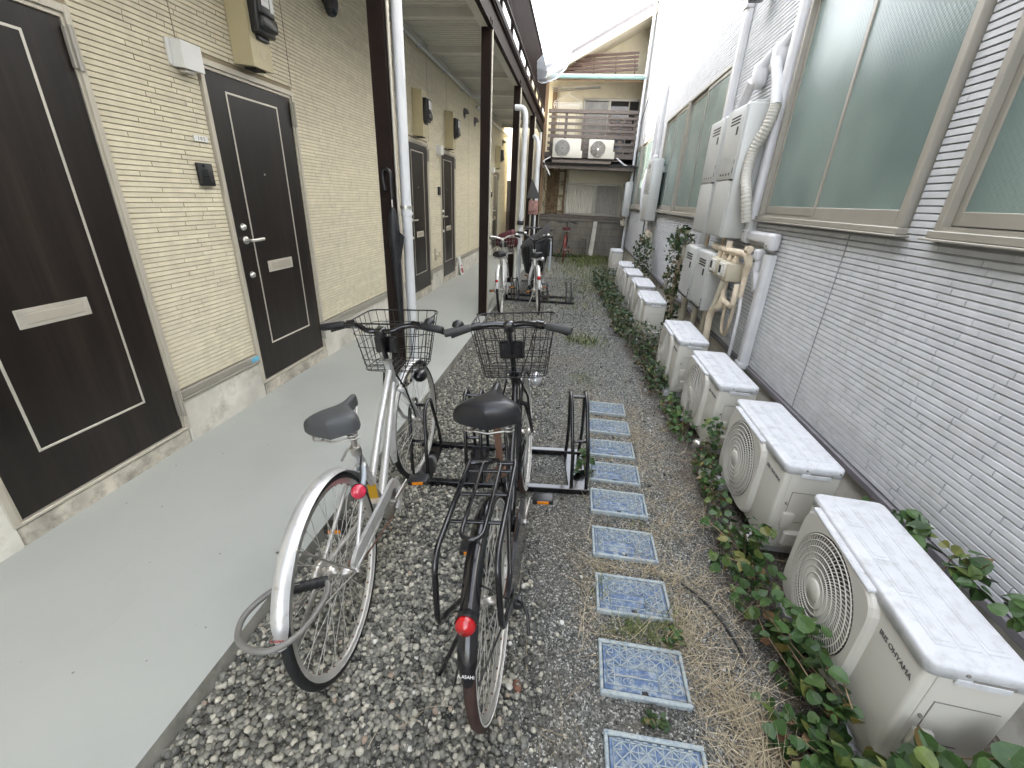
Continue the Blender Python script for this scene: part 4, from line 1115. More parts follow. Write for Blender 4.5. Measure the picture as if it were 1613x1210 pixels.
def back_ac(x0, label, bare, w=.74, h=.45):
    t = thing('outdoor_unit', label, 'air conditioner', (x0, 13.1, 2.58), group='outdoor units under the timber balcony')
    d = .26; y = 12.98; z = 2.585
    b = MB(); b.rbox(x0, x0+w, y, y+d, z, z+h, .012, 2); b.rbox(x0+w-.01, x0+w+.05, y+.03, y+d-.03, z, z+.18, .01, 2); b.build('casing', M_['ivory'], t, True)
    c = MB(); cx = x0+(.26 if not bare else .24); cz = z+h/2
    c.lathe([(.200,.004),(.200,.0),(.0,.0)], 40, Matrix.Translation((cx,y-.002,cz)) @ Matrix.Rotation(-PI/2,4,'X'))
    c.build('fan_well', M_['fan'], t, True)
    g = MB()
    for r in (.03,.06,.09,.12,.15,.18,.200): g.tube([(cx+r*math.cos(2*PI*i/32), y-.012, cz+r*math.sin(2*PI*i/32)) for i in range(32)], .004, 4, closed=True)
    for k in range(20 if not bare else 8): g.tube([(cx+.03*math.cos(k*PI/(10 if not bare else 4)), y-.010, cz+.03*math.sin(k*PI/(10 if not bare else 4))), (cx+.200*math.cos(k*PI/(10 if not bare else 4)), y-.010, cz+.200*math.sin(k*PI/(10 if not bare else 4)))], .002, 4)
    g.build('fan_grille', M_['heater'] if not bare else M_['chrome'], t, True)
    l = MB(); l.box(x0+w-.20, x0+w-.09, y-.003, y+.001, z+h-.075, z+h-.055); l.build('badge', M_['heater'], t, True)
    if bare:
        h_ = MB(); h_.cyl((cx,y-.014,cz),(cx,y-.022,cz), .03); h_.build('hub_cap', M_['white'], t, True)
back_ac(-.76, 'left outdoor unit with a dense round grille in front of the timber balcony', False)
back_ac(.19, 'right outdoor unit with a bright hub in front of the timber balcony', True, .64)
pipe('drain_pipe', [(-.80,13.05,2.60),(-.98,13.0,2.50),(-.90,13.0,2.35),(-.78,13.0,2.15)], .018, M_['white_pvc'], 'white drain pipe bent below the left balcony unit')
pipe('drain_pipe', [(.95,13.05,2.62),(1.15,13.05,2.48),(1.32,13.0,2.40)], .022, M_['white_pvc'], 'white pipe sloping down right of the right balcony unit')

hg = thing('laundry_hanger', 'white frame hanger with clips hanging under the balcony canopy', 'laundry hanger', (-.46, 13.7, 4.0))
b = MB()
b.tube([(-.85,13.7,3.98),(-.46,13.7,4.14),(-.10,13.7,3.98)], .007, 6)
for yy in (13.55, 13.85): b.tube([(-.84,yy,3.93),(-.10,yy,3.93)], .007, 6)
b.tube([(-.46,13.7,4.14),(-.46,13.7,4.28)], .006, 6); b.build('frame', M_['white'], hg, True)
b = MB()
for i in range(14):
    x = -.84+.057*i; b.box(x-.008, x+.008, 13.54, 13.56, 3.86, 3.92); b.box(x-.008, x+.008, 13.84, 13.86, 3.86, 3.92)
b.build('clips', M_['white'], hg, True)
po = MB()
for i in range(3): po.cyl((-.9,13.45+.12*i,4.24-.02*i), (.35,13.45+.1*i,4.30), .012, seg=8)
tag(po.build('laundry_poles', M_['bronze']), 'bundle of laundry poles lying under the balcony canopy', 'poles')

# ---------------------------------------------------------------- meter lids
def lid(label, loc, rz, kindn):
    t = thing('meter_box_lid', label, 'meter lid', loc, (0,0,rz), 'blue plastic meter lids set in the gravel')
    w, d = .305, .200
    f = MB()
    for (a,b_,c,e) in ((-w/2,w/2,-d/2,-d/2+.015),(-w/2,w/2,d/2-.015,d/2),(-w/2,-w/2+.012,-d/2+.015,d/2-.015),(w/2-.012,w/2,-d/2+.015,d/2-.015)):
        f.box(a, b_, c, e, -.02, .022, .003)
    f.build('frame', M_['lidrib'], t)
    p = MB(); p.box(-w/2+.0150, w/2-.0150, -d/2+.0180, d/2-.0180, -.02, .0165, .002); p.build('lid_plate', M_['lid'], t)
    g = MB(); g.box(-w/2+.0122, w/2-.0122, -d/2+.0152, d/2-.0152, -.02, .006); g.box(-.011, .011, -d/2+.016, -d/2+.029, .012, .0172); g.build('gap', M_['dark_void'], t)
    r = MB(); z0, z1 = .0155, .0205; x0, x1, y0, y1 = -w/2+.026, w/2-.026, -d/2+.036, d/2-.028
    def bar(p, q, wd=.0015):
        L = math.hypot(q[0]-p[0], q[1]-p[1])
        if L < .004: return
        nx, ny = -(q[1]-p[1])/L*wd, (q[0]-p[0])/L*wd
        r.prism([(p[0]+nx,p[1]+ny),(p[0]-nx,p[1]-ny),(q[0]-nx,q[1]-ny),(q[0]+nx,q[1]+ny)], 'z', z0, z1)
    bar((x0,y0),(x1,y0)); bar((x0,y1),(x1,y1)); bar((x0,y0),(x0,y1)); bar((x1,y0),(x1,y1))
    nx_, ny_ = 10, 6; cw = (x1-x0)/nx_; ch = (y1-y0)/ny_
    for i in range(nx_):
        for j in range(ny_):
            if 1 <= i <= 6 and j <= 2: continue
            ax_, ay_ = x0+cw*i, y0+ch*j
            if (i+j) % 2: bar((ax_,ay_),(ax_+cw,ay_+ch))
            else: bar((ax_+cw,ay_),(ax_,ay_+ch))
            if j == 4 and i % 3 == 1: continue
            bar((ax_,ay_),(ax_,ay_+ch), .0012)
            if (i*3+j) % 4: bar((ax_,ay_),(ax_+cw,ay_), .0012)
    bar((x0+cw,y0+1.5*ch),(x0+7*cw,y0+1.5*ch)); bar((x0+cw,y0+3*ch),(x0+7*cw,y0+3*ch)); bar((x0+cw,y0),(x0+cw,y0+3*ch)); bar((x0+7*cw,y0),(x0+7*cw,y0+3*ch))
    for k in range(9): r.box(x0+.012+.027*k, x0+.026+.027*k, y1+.004, y1+.009, z0, z1)
    for k, xx in enumerate((x0+cw*1.7, x0+cw*2.5, x0+cw*3.4, x0+cw*5.9)):
        r.tube([(xx+.007*math.cos(a), y0+ch*.75+.009*math.sin(a), z0+.002) for a in [i*.52 for i in range(9+k)]], .0018, 4)
    r.build('raised_pattern', M_['lidrib'], t)
    return t
L1 = lid('blue meter lid at the bottom edge of the photo, nearest of the row', (.395,.752,0), 0, 0)
names = ['second blue meter lid from the front, large and clean with grass at its back edge', 'third blue meter lid from the front, its corners covered by weeds and straw',
 'fourth blue meter lid from the front, beside the black bicycle rear wheel', 'fifth blue meter lid from the front, next to the rack corner', 'sixth blue meter lid, just past the corner of the rack',
 'seventh blue meter lid, half rounded off by sand and straw', 'eighth blue meter lid, its far right corner buried in dry grass', 'farthest blue meter lid, alone at the head of the row']
for i, y in enumerate((1.06,1.383,1.688,1.998,2.292,2.578,2.884,3.190)):
    dup(L1, (.392+rnd.uniform(-.006,.006), y, rnd.uniform(-.004,.002)), (rnd.uniform(-.01,.01), rnd.uniform(-.01,.01), rnd.uniform(-.03,.01)), names[i])

# ---------------------------------------------------------------- bicycle racks
def rack(label, loc, rz, L, hoops, tops):
    t = thing('bicycle_rack', label, 'bicycle rack', loc, (0,0,rz), 'black bicycle racks on the gravel')
    M = M_['blackpaint']
    for y in (0, .40):
        b = MB(); b.box(0, L, y-.018, y+.018, .006, .042, .003); b.build('base_rail', M, t)
    for x, h in zip(hoops, tops):
        b = MB()
        for s in (0, .085):
            X = x+s
            b.tube([(X,.0,.03),(X-.01,.02,h*.45),(X-.03,.10,h*.9)] + bend((X-.033,.12,h*.95),(X-.036,.15,h),(X-.034,.19,h)) + bend((X-.034,.21,h),(X-.03,.25,h),(X-.028,.26,h*.93)) + [(X-.005,.34,h*.42),(X,.40,.03)], .0105, 8)
        b.tube([(x-.034,.17,h-.01),(x+.051,.17,h-.01)], .009, 8); b.tube([(x-.02,.08,h*.55),(x+.065,.08,h*.55)], .009, 8)
        b.box(x-.015, x+.10, -.005, .41, .01, .03, .002)
        b.build('wheel_hoop', M, t)
    return t
RK = rack('near black steel bicycle rack holding the silver and the black bicycle', (-.83,1.958,0), .10, 1.06, (.05,.36,.60,.96), (.44,.52,.30,.545))
rack('far black bicycle rack with one empty hoop at its right end', (-1.0,6.93,0), .03, 1.12, (.1,.42,.60,.99), (.34,.34,.28,.34))
rack('farthest black bicycle rack against the block wall around the red bicycle', (-.78,13.2,0), 0, 1.35, (.12,.62,1.10), (.55,.3,.52))
# ---------------------------------------------------------------- bicycles
WR = .340
def wheel(bm_parent, name, cy, tyre, wall=None, hubw=.045, steer=None, spokes=36, seg=56):
    """wheel in the plane x=0 with its axle at (0,cy,WR); returns nothing, parts hang below one tyre part"""
    def tf(b):
        if steer is not None: b.xf(steer)
        return b
    b = MB(); n = seg
    prof = [(.318,-.013),(.326,-.0175),(.334,-.0125),(.339,-.005),(.340,0),(.339,.005),(.334,.0125),(.326,.0175),(.318,.013)]
    vs = []; m = len(prof)
    for i in range(n):
        a = 2*PI*i/n
        for (r, x) in prof: vs.append((x, cy+r*math.cos(a), WR+r*math.sin(a)))
    b.add(vs, [(i*m+j, i*m+j+1, ((i+1) % n)*m+j+1, ((i+1) % n)*m+j) for i in range(n) for j in range(m-1)], True)
    T = tf(b).build(name, tyre, bm_parent)
    b = MB(); prof = [(.318,-.0135),(.3185,-.0115),(.302,-.0115),(.298,-.006),(.298,.006),(.302,.0115),(.3185,.0115),(.318,.0135)]; m = len(prof); vs = []
    for i in range(n):
        a = 2*PI*i/n
        for (r, x) in prof: vs.append((x, cy+r*math.cos(a), WR+r*math.sin(a)))
    b.add(vs, [(i*m+j, i*m+j+1, ((i+1) % n)*m+j+1, ((i+1) % n)*m+j) for i in range(n) for j in range(m-1)], True)
    tf(b).build('rim', M_['rim'], T)
    if wall:
        b = MB()
        for s in (-1, 1): b.tube([(s*.0150, cy+.3225*math.cos(2*PI*i/n), WR+.3225*math.sin(2*PI*i/n)) for i in range(n)], .0032, 5, closed=True)
        tf(b).build('white_wall', wall, T)
    b = MB()
    for k in range(spokes):
        s = 1 if k % 2 else -1; a = 2*PI*k/spokes; a2 = a + (1 if (k//2) % 2 else -1)*1.15
        b.tube([(s*.024, cy+.020*math.cos(a2), WR+.020*math.sin(a2)), (s*.003, cy+.300*math.cos(a), WR+.300*math.sin(a))], .0013, 4, cap=False)
    tf(b).build('spokes', M_['spoke'], T)
    b = MB(); b.lathe([(.006,-hubw-.02),(.006,-hubw),(.017,-hubw+.006),(.023,-.027),(.023,-.022),(.014,-.018),(.014,.018),(.023,.022),(.023,.027),(.017,hubw-.006),(.006,hubw),(.006,hubw+.02)], 14, Matrix.Translation((0,cy,WR)) @ Matrix.Rotation(PI/2,4,'Y'))
    tf(b).build('hub', M_['steel'], T)
    if spokes > 20:
        b = MB()
        for k in range(spokes):
            a = 2*PI*(k+.5)/spokes
            b.box(-.003, .003, cy+.2975*math.cos(a)-.003, cy+.2975*math.cos(a)+.003, WR+.2975*math.sin(a)-.003, WR+.2975*math.sin(a)+.003)
        tf(b).build('spoke_nipples', M_['rust'], T)
    return T

def fender(name, cy, a0, a1, w, mat, parent, steer=None, r=.358, n=30):
    b = MB(); vs = []; q = 7
    for i in range(n+1):
        a = a0+(a1-a0)*i/n
        e = min(i, n-i)/2.0; ww = w*(1 if e >= 1 else (.55+.45*e))
        for j in range(q):
            t = -1+2*j/(q-1); rr = r - .014*t*t
            vs.append((ww/2*t, cy+rr*math.cos(a), WR+rr*math.sin(a)))
    b.add(vs, [(i*q+j, i*q+j+1, (i+1)*q+j+1, (i+1)*q+j) for i in range(n) for j in range(q-1)], True)
    vs2 = [(v[0]*.9, cy+(v[1]-cy)*.992, WR+(v[2]-WR)*.992) for v in vs]
    b.add(vs2, [(i*q+j, (i+1)*q+j, (i+1)*q+j+1, i*q+j+1) for i in range(n) for j in range(q-1)], True)
    if steer is not None: b.xf(steer)
    return b.build(name, mat, parent, recalc=False)

def saddle(parent, y, z, mat, L=.262, W=.208, tilt=.0):
    b = MB(); vs = []; n = 20; q = 15
    for i in range(n+1):
        t = i/n; yy = y-.115 + L*t
        # half width: wide rear, narrowing quickly to the nose
        w = W/2*(.86/(1+math.exp((t-.41)*13.0))+.17*(1-.15*t))
        w *= min(1, (t/.10)**.35 if t < .10 else 1, ((1-t)/.06)**.5 if t > .94 else 1)
        top = z + .012*math.cos(t*PI*1.1) + .010*(t > .8)*0 - (.020*max(0,(.10-t)/.10)**2) - (.022*max(0,(t-.93)/.07)**2)
        th = .066-.026*t
        for j in range(q):
            a = PI*(j/(q-1))
            x = w*math.copysign(abs(math.cos(a))**.62, math.cos(a)); h = math.sin(a)
            zz = top - th*(1-h**.62) if 0 < j < q-1 else top-th
            vs.append((x, yy, zz + tilt*(t-.4)))
    b.add(vs, [(i*q+j, i*q+j+1, (i+1)*q+j+1, (i+1)*q+j) for i in range(n) for j in range(q-1)], True)
    b.add([vs[i*q] for i in range(n+1)] + [vs[i*q+q-1] for i in range(n+1)], [(i, i+1, n+2+i, n+1+i) for i in range(n)])
    b.add(vs[:q], [tuple(range(q))]); b.add(vs[-q:], [tuple(range(q))])
    s = b.build('saddle', mat, parent)
    u = MB()
    for sx in (-1, 1):
        P = [(sx*.062+.018*math.cos(k*.9), y-.075+.018*math.sin(k*.9), z-.055-.0018*k) for k in range(22)]
        u.tube(P, .0032, 5); u.tube([(sx*.06,y-.07,z-.085),(sx*.045,y,z-.078),(sx*.018,y+.10,z-.055)], .004, 6)
    u.tube([(-.06,y-.085,z-.09),(0,y-.095,z-.095),(.06,y-.085,z-.09)], .004, 6)
    u.cyl((-.03,y-.005,z-.085),(.03,y-.005,z-.085), .012, seg=10)
    u.build('saddle_springs', M_['steel'], s)
    return s

def wire_basket(parent, yb, z0, z1, steer, mat, wt=.385, wb=.30, dt=.275, db=.20, mesh=False):
    """open wire basket: rear face at y=yb, rims and uprights of thin wire"""
    b = MB(); r = .0019
    def ring(f):
        w = wb+(wt-wb)*f; d = db+(dt-db)*f; z = z0+(z1-z0)*f; c = .045; pts = []
        for (sx, sy, a0) in ((1,1,0),(-1,1,90),(-1,-1,180),(1,-1,270)):
            for k in range(4):
                a = math.radians(a0+30*k); pts.append((sx*(w/2-c)+c*math.cos(a), yb+d/2+sy*(d/2-c)+c*math.sin(a)+ (dt-d)*.15, z))
        return pts
    for f, rr in ((0,.0024),(.12,r),(.24,r),(.5,r),(.76,r),(1,.0042)): b.tube(ring(f), rr, 5, closed=True)
    R0, R1 = ring(0), ring(1)
    def at(R, s):
        n = len(R); L = [0]
        for i in range(n): L.append(L[-1]+math.dist(R[i], R[(i+1) % n]))
        t = (s % 1)*L[-1]
        for i in range(n):
            if L[i+1] >= t:
                f = (t-L[i])/(L[i+1]-L[i]+1e-9); a, c = R[i], R[(i+1) % n]; return tuple(a[k]+(c[k]-a[k])*f for k in range(3))
    for k in range(26): b.tube([at(R0, k/26), at(R1, k/26)], r, 4, cap=False)
    x = -wb/2+.03
    while x < wb/2-.02: b.tube([(x,yb+.01,z0),(x,yb+db,z0)], r, 4, cap=False); x += .034
    y = yb+.03
    while y < yb+db-.01: b.tube([(-wb/2+.005,y,z0),(wb/2-.005,y,z0)], r, 4, cap=False); y += .034
    if mesh:
        x = -wb/2+.01
        while x < wb/2: b.tube([(x,yb+.005,z0+.002),(x+.02,yb+db-.005,z0+.002)], .0012, 3, cap=False); x += .011
    if steer is not None: b.xf(steer)
    B = b.build('basket', mat, parent)
    k = MB(); k.box(-.055, .055, yb-.014, yb+.003, z1-.14, z1-.06, .005); k.tube([(-.03,yb-.01,z0),(-.06,yb+.02,z0-.10),(-.062,yb+.10,z0-.30)], .005, 6); k.tube([(.03,yb-.01,z0),(.06,yb+.02,z0-.10),(.062,yb+.10,z0-.30)], .005, 6)
    if steer is not None: k.xf(steer)
    k.build('basket_bracket', M_['blackpaint'], B)
    return B

def bicycle(o):
    """city bicycle, rear tyre touching the ground at the origin, heading +y"""
    t = thing(o['name'] if 'name' in o else 'bicycle', o['label'], 'bicycle', o.get('loc',(0,0,0)), o.get('rot',(0,0,0)), o.get('group'))
    P = o['paint']; FW = 1.12; st = o.get('steer', 0.)
    A = V((0,.905,.64)); ax = V((0,-.30,.955)).normalized()
    SM = Matrix.Translation(A) @ Matrix.Rotation(st, 4, ax) @ Matrix.Translation(-A)
    lo = o.get('lod', 0)
    sp = 36 if not lo else 18
    wheel(t, 'rear_wheel', 0, o['tyre'], o.get('wall'), .058, None, sp)
    wheel(t, 'front_wheel', FW, o['tyre'], o.get('wall'), .045, SM, sp)
    BB = V((0,.455,.275)); HT = V((0,.862,.80)); HB = V((0,.905,.655)); ST = V((0,.335,o.get('seat_tube',.60)))
    f = MB()
    f.cyl(HT, HB, .019); f.cyl(BB+V((-.036,0,0)), BB+V((.036,0,0)), .022); f.cyl(BB, ST, .0155)
    if o.get('frame') == 'loop':
        f.tube([HB+V((0,-.008,.11)), V((0,.74,.60)), V((0,.52,.44)), V((0,.385,.455))], .0155, 10)
        f.tube([HB+V((0,-.002,.03)), V((0,.76,.49)), V((0,.56,.31)), BB], .0175, 10)
    elif o.get('frame') == 'double':
        f.tube([HB+V((0,-.012,.10)), V((0,.62,.585)), V((0,.408,.42))], .0165, 12)
        f.tube([HB+V((0,-.004,.02)), BB], .0185, 12)
    else:
        f.tube([HB+V((0,-.008,.10)), V((0,.365,.50))], .016, 12); f.tube([HB+V((0,.0,.03)), BB], .018, 12)
    for s in (-1, 1):
        f.tube([BB+V((s*.022,0,0)), V((s*.042,.30,.295)), V((s*.062,0,WR))], [.011,.010,.008], 8)
        f.tube([V((s*.012,.352,.545)), V((s*.030,.27,.52)), V((s*.062,0,WR))], [.009,.008,.007], 8)
    f.box(-.03, .03, .36, .40, .30, .34, .004)
    F = f.build('frame', P, t)
    for (h0, h1, hr) in ((HT+ax*-.004, HT+ax*.014, .024), (HB-ax*.012, HB+ax*.004, .023)):
        lug = MB(); lug.cyl(h0, h1, hr); lug.build('headset', M_['chrome'] if o.get('bright') else M_['blackpaint'], F)
    if o.get('carrier') and not lo:
        g = MB(); d_ = (BB-HB).normalized(); g.tube([HB+V((0,-.008,.11))+V((0,-.02,-.033)), HB+V((0,-.008,.11))+V((0,-.055,-.090))], .0168, 12); g.build('head_sticker', M_['chrome'], F)
        g = MB(); g.box(-.014, .014, .318, .321, .49, .52); g.build('frame_sticker', M_['yellow_tag'], F)
    if o.get('tag'):
        g = MB(); g.box(-.0185, .0185, .335, .337, .40, .47); g.xf(Matrix.Translation((0,.06,-.06))); g.build('frame_sticker', M_['yellow_tag'], F)
    # seat post and saddle
    sz = o['saddle_z']; sy = o.get('saddle_y', .17)
    p = MB(); p.tube([ST, (0, sy+.055, sz-.13), (0, sy+.03, sz-.07)], .0125, 10); p.cyl((0,.337,o.get('seat_tube',.60)-.02), (0,.333,o.get('seat_tube',.60)+.012), .021); p.tube([(0,.345,ST[2]),(-.035,.34,ST[2]-.005),(-.05,.30,ST[2]-.03)], .005, 6)
    p.build('seat_post', o.get('post', M_['steel']), t)
    saddle(t, sy, sz, o['saddle'], W=o.get('saddle_w', .208))
    # fork
    k = MB()
    k.cyl(HB-ax*.004, HB-ax*.05, .016)
    for s in (-1, 1):
        k.tube([HB-ax*.03+V((s*.006,0,0)), HB-ax*.045+V((s*.040,0,0)), V((s*.050,.985,.50)), V((s*.050,1.06,.385)), V((s*.050,FW,WR))], [.013,.013,.011,.009,.008], 8)
    k.xf(SM); k.build('fork', P if o.get('bright') else M_['blackpaint'], t)
    # fenders
    fr = fender('rear_fender', 0, o.get('fa', math.radians(168)), math.radians(18), .052, o['fender'], t)
    ff = fender('front_fender', FW, math.radians(192), math.radians(40), .048, o['fender'], t, SM, n=22)
    s_ = MB()
    for s in (-1, 1):
        s_.tube([(s*.066,0,WR), (s*.03,-.335,WR+.11)], .0032, 5); s_.tube([(s*.066,.0,WR),(s*.03,-.20,WR+.29)], .0032, 5)
    s_.build('fender_stay', M_['steel'] if o.get('bright') else M_['blackpaint'], fr)
    # handlebar
    hz, hy = o['bar_z'], o.get('bar_y', .835); H = MB()
    H.tube([HT, (0, hy+.005, hz-.03), (0, hy+.012, hz)], .0125, 10)
    half = o['bar_half']; hp = o['bar_shape'] # list of (x,y,z) offsets on the right half
    pts = [(-x, hy+dy, hz+dz) for (x,dy,dz) in reversed(hp)] + [(0,hy+.012,hz)] + [(x, hy+dy, hz+dz) for (x,dy,dz) in hp]
    sm = []
    for i in range(len(pts)-1):
        for q in range(5):
            f_ = q/5; p0, p1, p2, p3 = (V(pts[max(i-1,0)]), V(pts[i]), V(pts[i+1]), V(pts[min(i+2,len(pts)-1)]))
            sm.append(.5*((2*p1)+(p2-p0)*f_+(2*p0-5*p1+4*p2-p3)*f_*f_+(3*p1-p0-3*p2+p3)*f_**3))
    sm.append(V(pts[-1]))
    H.tube(sm, .0125, 10); H.rbox(-.022, .022, hy-.012, hy+.036, hz-.03, hz+.018, .008, 2); H.xf(SM)
    hb = H.build('handlebar', o['bar'], t)
    for s in (0, 1):
        P1 = sm[-1] if s else sm[0]; P0 = sm[-2] if s else sm[1]; d = (P1-P0).normalized()
        g = MB(); g.tube([P1-d*.115, P1-d*.11, P1-d*.003, P1], [.0145,.0172,.0172,.013], 12)
        for q in range(7): g.cyl(P1-d*(.02+.012*q), P1-d*(.023+.012*q), .0182, seg=12)
        g.xf(SM); g.build('grip', o.get('grip', M_['grip']), hb)
        e = MB(); b0 = P1-d*.145; e.tube([b0+V((0,.015,-.012)), b0+d*.04+V((0,.055,-.022)), b0+d*.13+V((0,.05,-.035))], [.009,.0065,.0055], 8); e.cyl(b0-d*.015, b0+d*.018, .0175, seg=12)
        e.xf(SM); e.build('brake_lever', M_['blackpaint'] if not o.get('bright') or o.get('dark_lever') else M_['chrome'], hb)
    bl = MB(); B0 = sm[-1]*1.0 if o.get('bell_right', True) else sm[0]*1.0; C0 = (sm[-5] if o.get('bell_right', True) else sm[4]) + V((0,.02,.016))
    bl.lathe([(.026,.0),(.026,.006),(.020,.018),(.008,.024),(0,.025)], 18, Matrix.Translation(C0)); bl.xf(SM); bl.build('bell', M_['black_pl'] if not o.get('bright_bell') else M_['chrome'], hb)
    # cables
    c = MB()
    for s, yy in ((-1,.02),(1,.0)):
        P1 = sm[-3] if s > 0 else sm[2]
        c.tube([P1+V((-s*.05,.02,-.01)), V((s*.11,hy+.16,hz-.03)), V((s*.07,hy+.19,hz-.16)), V((s*.02,hy+.12,hz-.30)), V((s*.012,.93,.60))], .0028, 5)
    c.xf(SM); c.build('brake_cable', M_['black_pl'], hb)
    if o.get('basket'):
        wire_basket(t, hy+.055, hz-o.get('bk_drop',.235), hz+o.get('bk_up',.02), SM, o['basket'], mesh=o.get('bk_mesh', False))
    # drive train on the right side
    cr = MB(); cr.lathe([(.0,.0),(.085,.0),(.088,.004),(.0,.006)], 24, Matrix.Translation(BB+V((.040,0,0))) @ Matrix.Rotation(PI/2,4,'Y'))
    ca = o.get('crank', .3); cd = V((0,math.cos(ca),math.sin(ca)))
    cr.tube([BB+V((.060,0,0)), BB+V((.072,0,0))+cd*.165], [.010,.008], 8, flat=.7); cr.tube([BB+V((-.060,0,0)), BB+V((-.072,0,0))-cd*.165], [.010,.008], 8, flat=.7); cr.cyl(BB+V((-.07,0,0)), BB+V((.07,0,0)), .012, seg=10)
    CR = cr.build('crankset', M_['steel'], t)
    for s in (-1, 1):
        q = BB+V((s*.085,0,0))+cd*.165*s; pd = MB(); pd.rbox(min(q.x,q.x+s*.095), max(q.x,q.x+s*.095), q.y-.030, q.y+.030, q.z-.013, q.z+.013, .005, 2); pd.cyl(q-V((s*.02,0,0)), q, .006, seg=8)
        PD = pd.build('pedal', M_['black_pl'], CR)
        rf = MB(); rf.box(q.x+s*.022, q.x+s*.075, q.y-.033, q.y-.0302, q.z-.008, q.z+.008, .001); rf.box(q.x+s*.022, q.x+s*.075, q.y+.0302, q.y+.033, q.z-.008, q.z+.008, .001); rf.build('pedal_reflector', M_['orange_refl'], PD)
    cc = MB(); cx = .050
    out = [(BB.y+.105*math.cos(a), BB.z+.105*math.sin(a)) for a in [math.radians(d) for d in range(-80, 90, 17)]] + [(.20,.405),(0,WR+.045),(-.04,WR+.02),(-.045,WR-.02),(-.02,WR-.045)]
    if o.get('half_case'): out = [(BB.y+.100*math.cos(a), BB.z+.100*math.sin(a)) for a in [math.radians(d) for d in range(-70, 100, 17)]] + [(.05,WR+.052),(.0,WR+.034),(.0,WR+.010),(.06,WR+.004)] + [(BB.y+.058*math.cos(a), BB.z+.058*math.sin(a)) for a in [math.radians(d) for d in range(120, -75, -24)]]
    cc.prism(out, 'x', cx, cx+.014); cc.build('chain_case', o.get('case', P), t)
    ch = MB(); ch.tube([(.043,.0,WR+.026),(.043,BB.y,BB.z+.08)], .004, 5); ch.tube([(.043,.0,WR-.026),(.043,BB.y,BB.z-.08)], .004, 5); ch.build('chain', M_['rust'], t)
    # kickstand
    if o.get('stand', 'side') == 'side':
        ks = MB(); ks.tube([(-.070,-.01,WR-.01), (-.085,-.03,WR-.06), (-.20,-.06,.035), (-.215,-.035,.015)], [.009,.0085,.008,.008], 8)
    else:
        ks = MB()
        for s in (-1, 1): ks.tube([(s*.072,0,WR), (s*.085,-.02,.18), (s*.12,-.03,.015)], .008, 8)
        ks.tube([(-.12,-.03,.015),(.12,-.03,.015)], .008, 8)
    ks.build('kickstand', M_['steel'] if o.get('bright') else M_['blackpaint'], t)
    # rear brake drum
    dr = MB(); dr.lathe([(0,-.078),(.034,-.078),(.042,-.070),(.042,-.052),(0,-.050)], 18, Matrix.Translation((0,0,WR)) @ Matrix.Rotation(PI/2,4,'Y')); dr.tube([(-.066,.0,WR),(-.07,.14,WR-.03)], .007, 6); dr.build('rear_brake', M_['steel'] if o.get('bright') else M_['blackpaint'], t)
    if o.get('carrier') and not lo:
        g = MB(); g.rbox(.072, .100, -.018, .018, WR-.016, WR+.014, .005, 2); g.tube([(.085,-.005,WR+.012),(.105,-.02,WR+.022),(.122,-.05,WR+.005),(.125,-.075,WR-.05)], .0055, 8); g.tube([(.085,.0,WR),(.085,.10,WR-.02)], .003, 6)
        g.build('hub_gear_guard', M_['black_pl'], t)
    if o.get('reflector'):
        a, r, mt, sz_ = o['reflector']; px, py, pz = 0, (r*math.cos(a)), WR+r*math.sin(a); nrm = V((0,math.cos(a)*.6-.8,math.sin(a)*.35)).normalized()
        M = Matrix.Translation((px,py,pz)) @ nrm.to_track_quat('Z','Y').to_matrix().to_4x4()
        rr = MB(); rr.lathe([(sz_*1.08,-.004),(sz_*1.08,.012),(sz_*.96,.018),(0,.024)], 22, M); R_ = rr.build('rear_reflector', mt, t)
        bk = MB(); bk.lathe([(sz_*1.16,.008),(sz_*1.16,-.014),(0,-.016)], 22, M); bk.build('reflector_mount', M_['black_pl'], R_)
    if o.get('side_reflector'):
        rr = MB(); y, z, x = o['side_reflector']; M = Matrix.Translation((x,y,z)) @ V((.35,-.75,.35)).to_track_quat('Z','Y').to_matrix().to_4x4(); rr.lathe([(.027,-.006),(.027,.006),(.024,.010),(0,.012)], 24, M)
        R_ = rr.build('round_reflector', M_['pink_refl'], t)
        bk = MB(); bk.lathe([(.029,.003),(.029,-.009),(0,-.010)], 20, M); bk.tube([(x,y+.01,z),(.012,.345,ST[2]-.03)], .004, 6); bk.build('reflector_mount', M_['grip'], R_)
    if o.get('lamp'):
        lx, ly, lz = o['lamp']; l = MB(); M = Matrix.Translation((lx,ly,lz)) @ V((0,.97,-.12)).to_track_quat('Z','Y').to_matrix().to_4x4()
        l.lathe([(.0,-.055),(.02,-.052),(.034,-.02),(.036,.0),(.035,.012)], 20, M); l.cyl((lx-.035,ly-.03,lz),(lx,ly-.02,lz), .008); l.xf(SM); LL = l.build('headlamp', M_['lens'] if o.get('bright_lamp') else M_['blackpaint'], t)
        l = MB(); l.lathe([(.034,.012),(.02,.018),(0,.02)], 20, M); l.xf(SM); l.build('lens', M_['lens'], LL)
    if o.get('carrier'):
        c = MB(); z = .745; R = .0085
        c.tube([(-.075,.20,z+.005)] + [(-.078,.18,z)] + [(-.078,-.14,z)] + bend((-.078,-.17,z),(-.078,-.215,z),(-.080,-.23,z-.05)) + bend((-.082,-.25,z-.16),(-.083,-.255,z-.215),(-.083,-.20,z-.23)) + [(-.072,0,WR+.03)], R, 8)
        c.tube([(.075,.20,z+.005)] + [(.078,.18,z)] + [(.078,-.14,z)] + bend((.078,-.17,z),(.078,-.215,z),(.080,-.23,z-.05)) + bend((.082,-.25,z-.16),(.083,-.255,z-.215),(.083,-.20,z-.23)) + [(.072,0,WR+.03)], R, 8)
